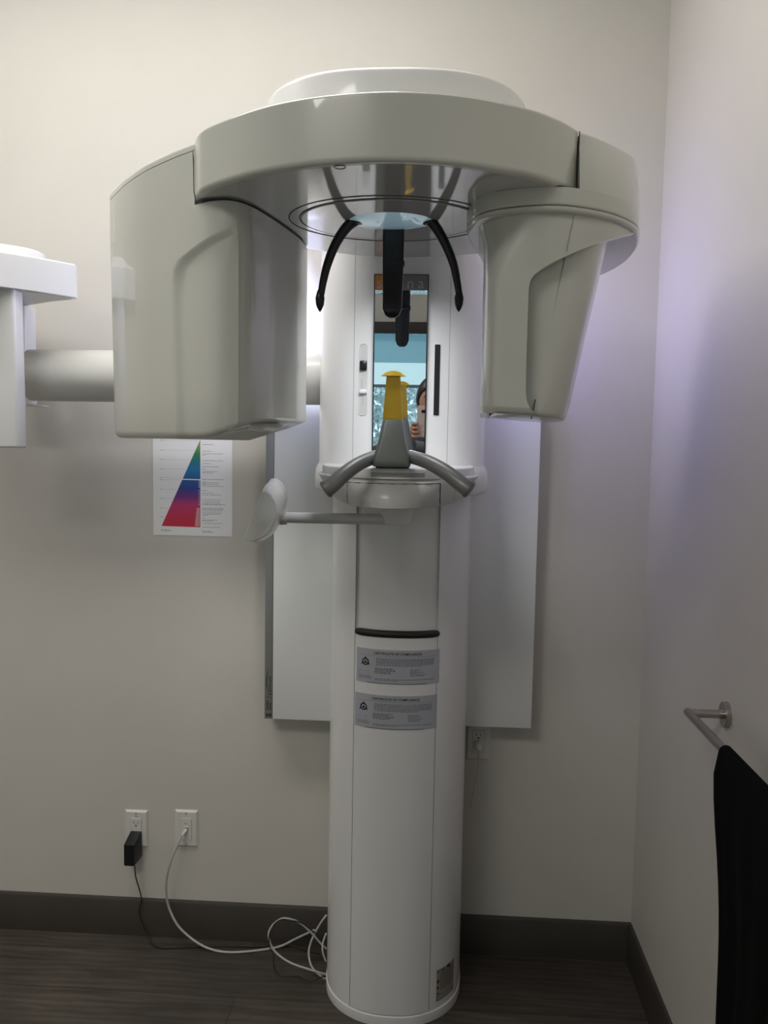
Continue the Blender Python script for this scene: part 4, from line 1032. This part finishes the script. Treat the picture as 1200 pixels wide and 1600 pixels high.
# head with a face
bm = bmesh.new(); bmesh.ops.create_uvsphere(bm, u_segments=40, v_segments=30, radius=1)
hc = Vector((PXc, PYc+.03, 1.552))
for v in bm.verts:
    x, y, z = v.co; f_ = max(0, y)
    X_, Y_, Z_ = x*.074, y*.092, z*.112
    if z < 0: X_ *= 1-.28*(-z)**1.5; Y_ *= 1-.10*(-z)
    if f_ > 0:
        Y_ += .020*math.exp(-((x/.16)**2+((z+.18)/.20)**2))*(f_ > .5)     # nose
        Y_ -= .008*(math.exp(-(((x-.38)/.20)**2+((z-.10)/.12)**2))+math.exp(-(((x+.38)/.20)**2+((z-.10)/.12)**2)))   # eye sockets
        Y_ += .005*math.exp(-((x/.28)**2+((z+.50)/.07)**2)); Y_ += .006*math.exp(-((x/.3)**2+((z+.85)/.15)**2))      # lips, chin
    v.co = hc+Vector((X_, Y_, Z_))
head_o = obj('head', bm, SKIN, person, 80)
for s in (-1, 1):
    bm = bmesh.new(); bmesh.ops.create_uvsphere(bm, u_segments=16, v_segments=10, radius=.011, matrix=Matrix.Translation(hc+Vector((s*.028, .080, .010)))); obj('eye', bm, mat('eye_dark', (.03, .02, .02), .2), head_o, 80)
    bm = bmesh.new(); sweep(bm, catmull([hc+Vector((s*.015, .087, .030)), hc+Vector((s*.030, .085, .034)), hc+Vector((s*.046, .075, .028))], 4), .0025, 6); obj('eyebrow', bm, HAIR, head_o, 60)
    bm = bmesh.new(); bmesh.ops.create_uvsphere(bm, u_segments=14, v_segments=10, radius=1)
    for v in bm.verts: v.co = hc+Vector((s*.074+v.co.x*.008, -.005+v.co.y*.017, -.005+v.co.z*.030))
    obj('ear', bm, SKIN, head_o, 80)
bm = bmesh.new(); sweep(bm, catmull([hc+Vector((x, .086-abs(x)*.3, -.052)) for x in (-.024, -.01, 0, .01, .024)], 3), .0035, 6); obj('mouth', bm, mat('lips', (.35, .10, .09), .4), head_o, 60)
bm = bmesh.new(); bmesh.ops.create_uvsphere(bm, u_segments=40, v_segments=28, radius=1)
for v in list(bm.verts):
    x, y, z = v.co
    yy = y*.100-.008
    if y > 0 and z < .42: yy = min(yy, .035+.06*max(0, z))
    v.co = hc+Vector((x*.084*(1 if z > -.2 else .92), yy, z*.122+.010))
obj('hair', bm, HAIR, head_o, 80, label='dark hair tied back')
# clothes: top and trousers as shells around the body
def shellm(rings_): 
    b = bmesh.new(); loft(b, rings_, caps=False); return b
def eo(cx, cy, a, b, z, n=28): return [Vector((cx+a*cos(2*pi*k/n), cy+b*sin(2*pi*k/n), z)) for k in range(n)]
def cl(name, b, m=SCRUB):
    o_ = obj(name, b, m, person, 60); s_ = o_.modifiers.new('s', 'SOLIDIFY'); s_.thickness = .006; s_.offset = 1; return o_
cl('top', shellm([eo(PXc, PYc-.03, a, b, z) for z, a, b in ((.80, .205, .145), (.92, .195, .140), (1.05, .165, .122), (1.2, .178, .125), (1.30, .200, .118), (1.355, .195, .100), (1.40, .120, .082), (1.425, .070, .066))]))
for s in (-1, 1):
    b = bmesh.new(); sweep(b, catmull([Vector((PXc+s*.165, PYc-.02, 1.345)), Vector((PXc+s*.187, PYc+.02, 1.24)), Vector((PXc+s*.20-.01, PYc+.06, 1.13)), Vector((PXc-.01+s*.15, PYc+.16, 1.22))], 5), [.070]*6+[.062]*5+[.052]*5, 18, False); cl('sleeve', b)
    cl('trouser_leg', shellm([eo(PXc+s*.10, PYc-.02+dy, a, a*1.05, z) for z, a, dy in ((.08, .068, -.01), (.25, .066, 0), (.47, .076, .005), (.65, .092, 0), (.80, .105, -.01), (.90, .10, -.01))]))
    b = bmesh.new(); loft(b, [[Vector((PXc+s*.112+p.x, PYc+.045+p.y, z)) for p in rrect(0, 0, .092*k, .27*k, .04*k, 5)] for z, k in ((.0, .98), (.02, 1), (.05, .95), (.085, .70))]); obj('shoe', b, RUBBER, person, 50)
# phone, held upright with its lens at the camera position
ph = thing('phone', 'pale pink phone held upright in both hands, seen in the mirror', 'phone', (0, -2.408, 1.47))
bm = bmesh.new(); out = rrect(.001, CAM.z-.0475, .069, .149, .010, 5)
loft(bm, [[Vector((p.x, y, p.y)) for p in (inset(out, d) if d else out)] for y, d in ((-2.4135, .002), (-2.4115, 0), (-2.4080, 0), (-2.4062, .002))]); obj('phone_body', bm, PHONEM, ph, 40)
bm = bmesh.new(); out = rrect(0, CAM.z, .026, .015, .004, 4); loft(bm, [[Vector((p.x, y, p.y)) for p in out] for y in (-2.4064, -2.4052)]); obj('camera_module', bm, BLACK, ph, 30)
bm = newbox((-.0325, -2.4142, CAM.z-.115), (.0345, -2.4136, CAM.z+.018)); obj('screen', bm, BLACK, ph, 0)
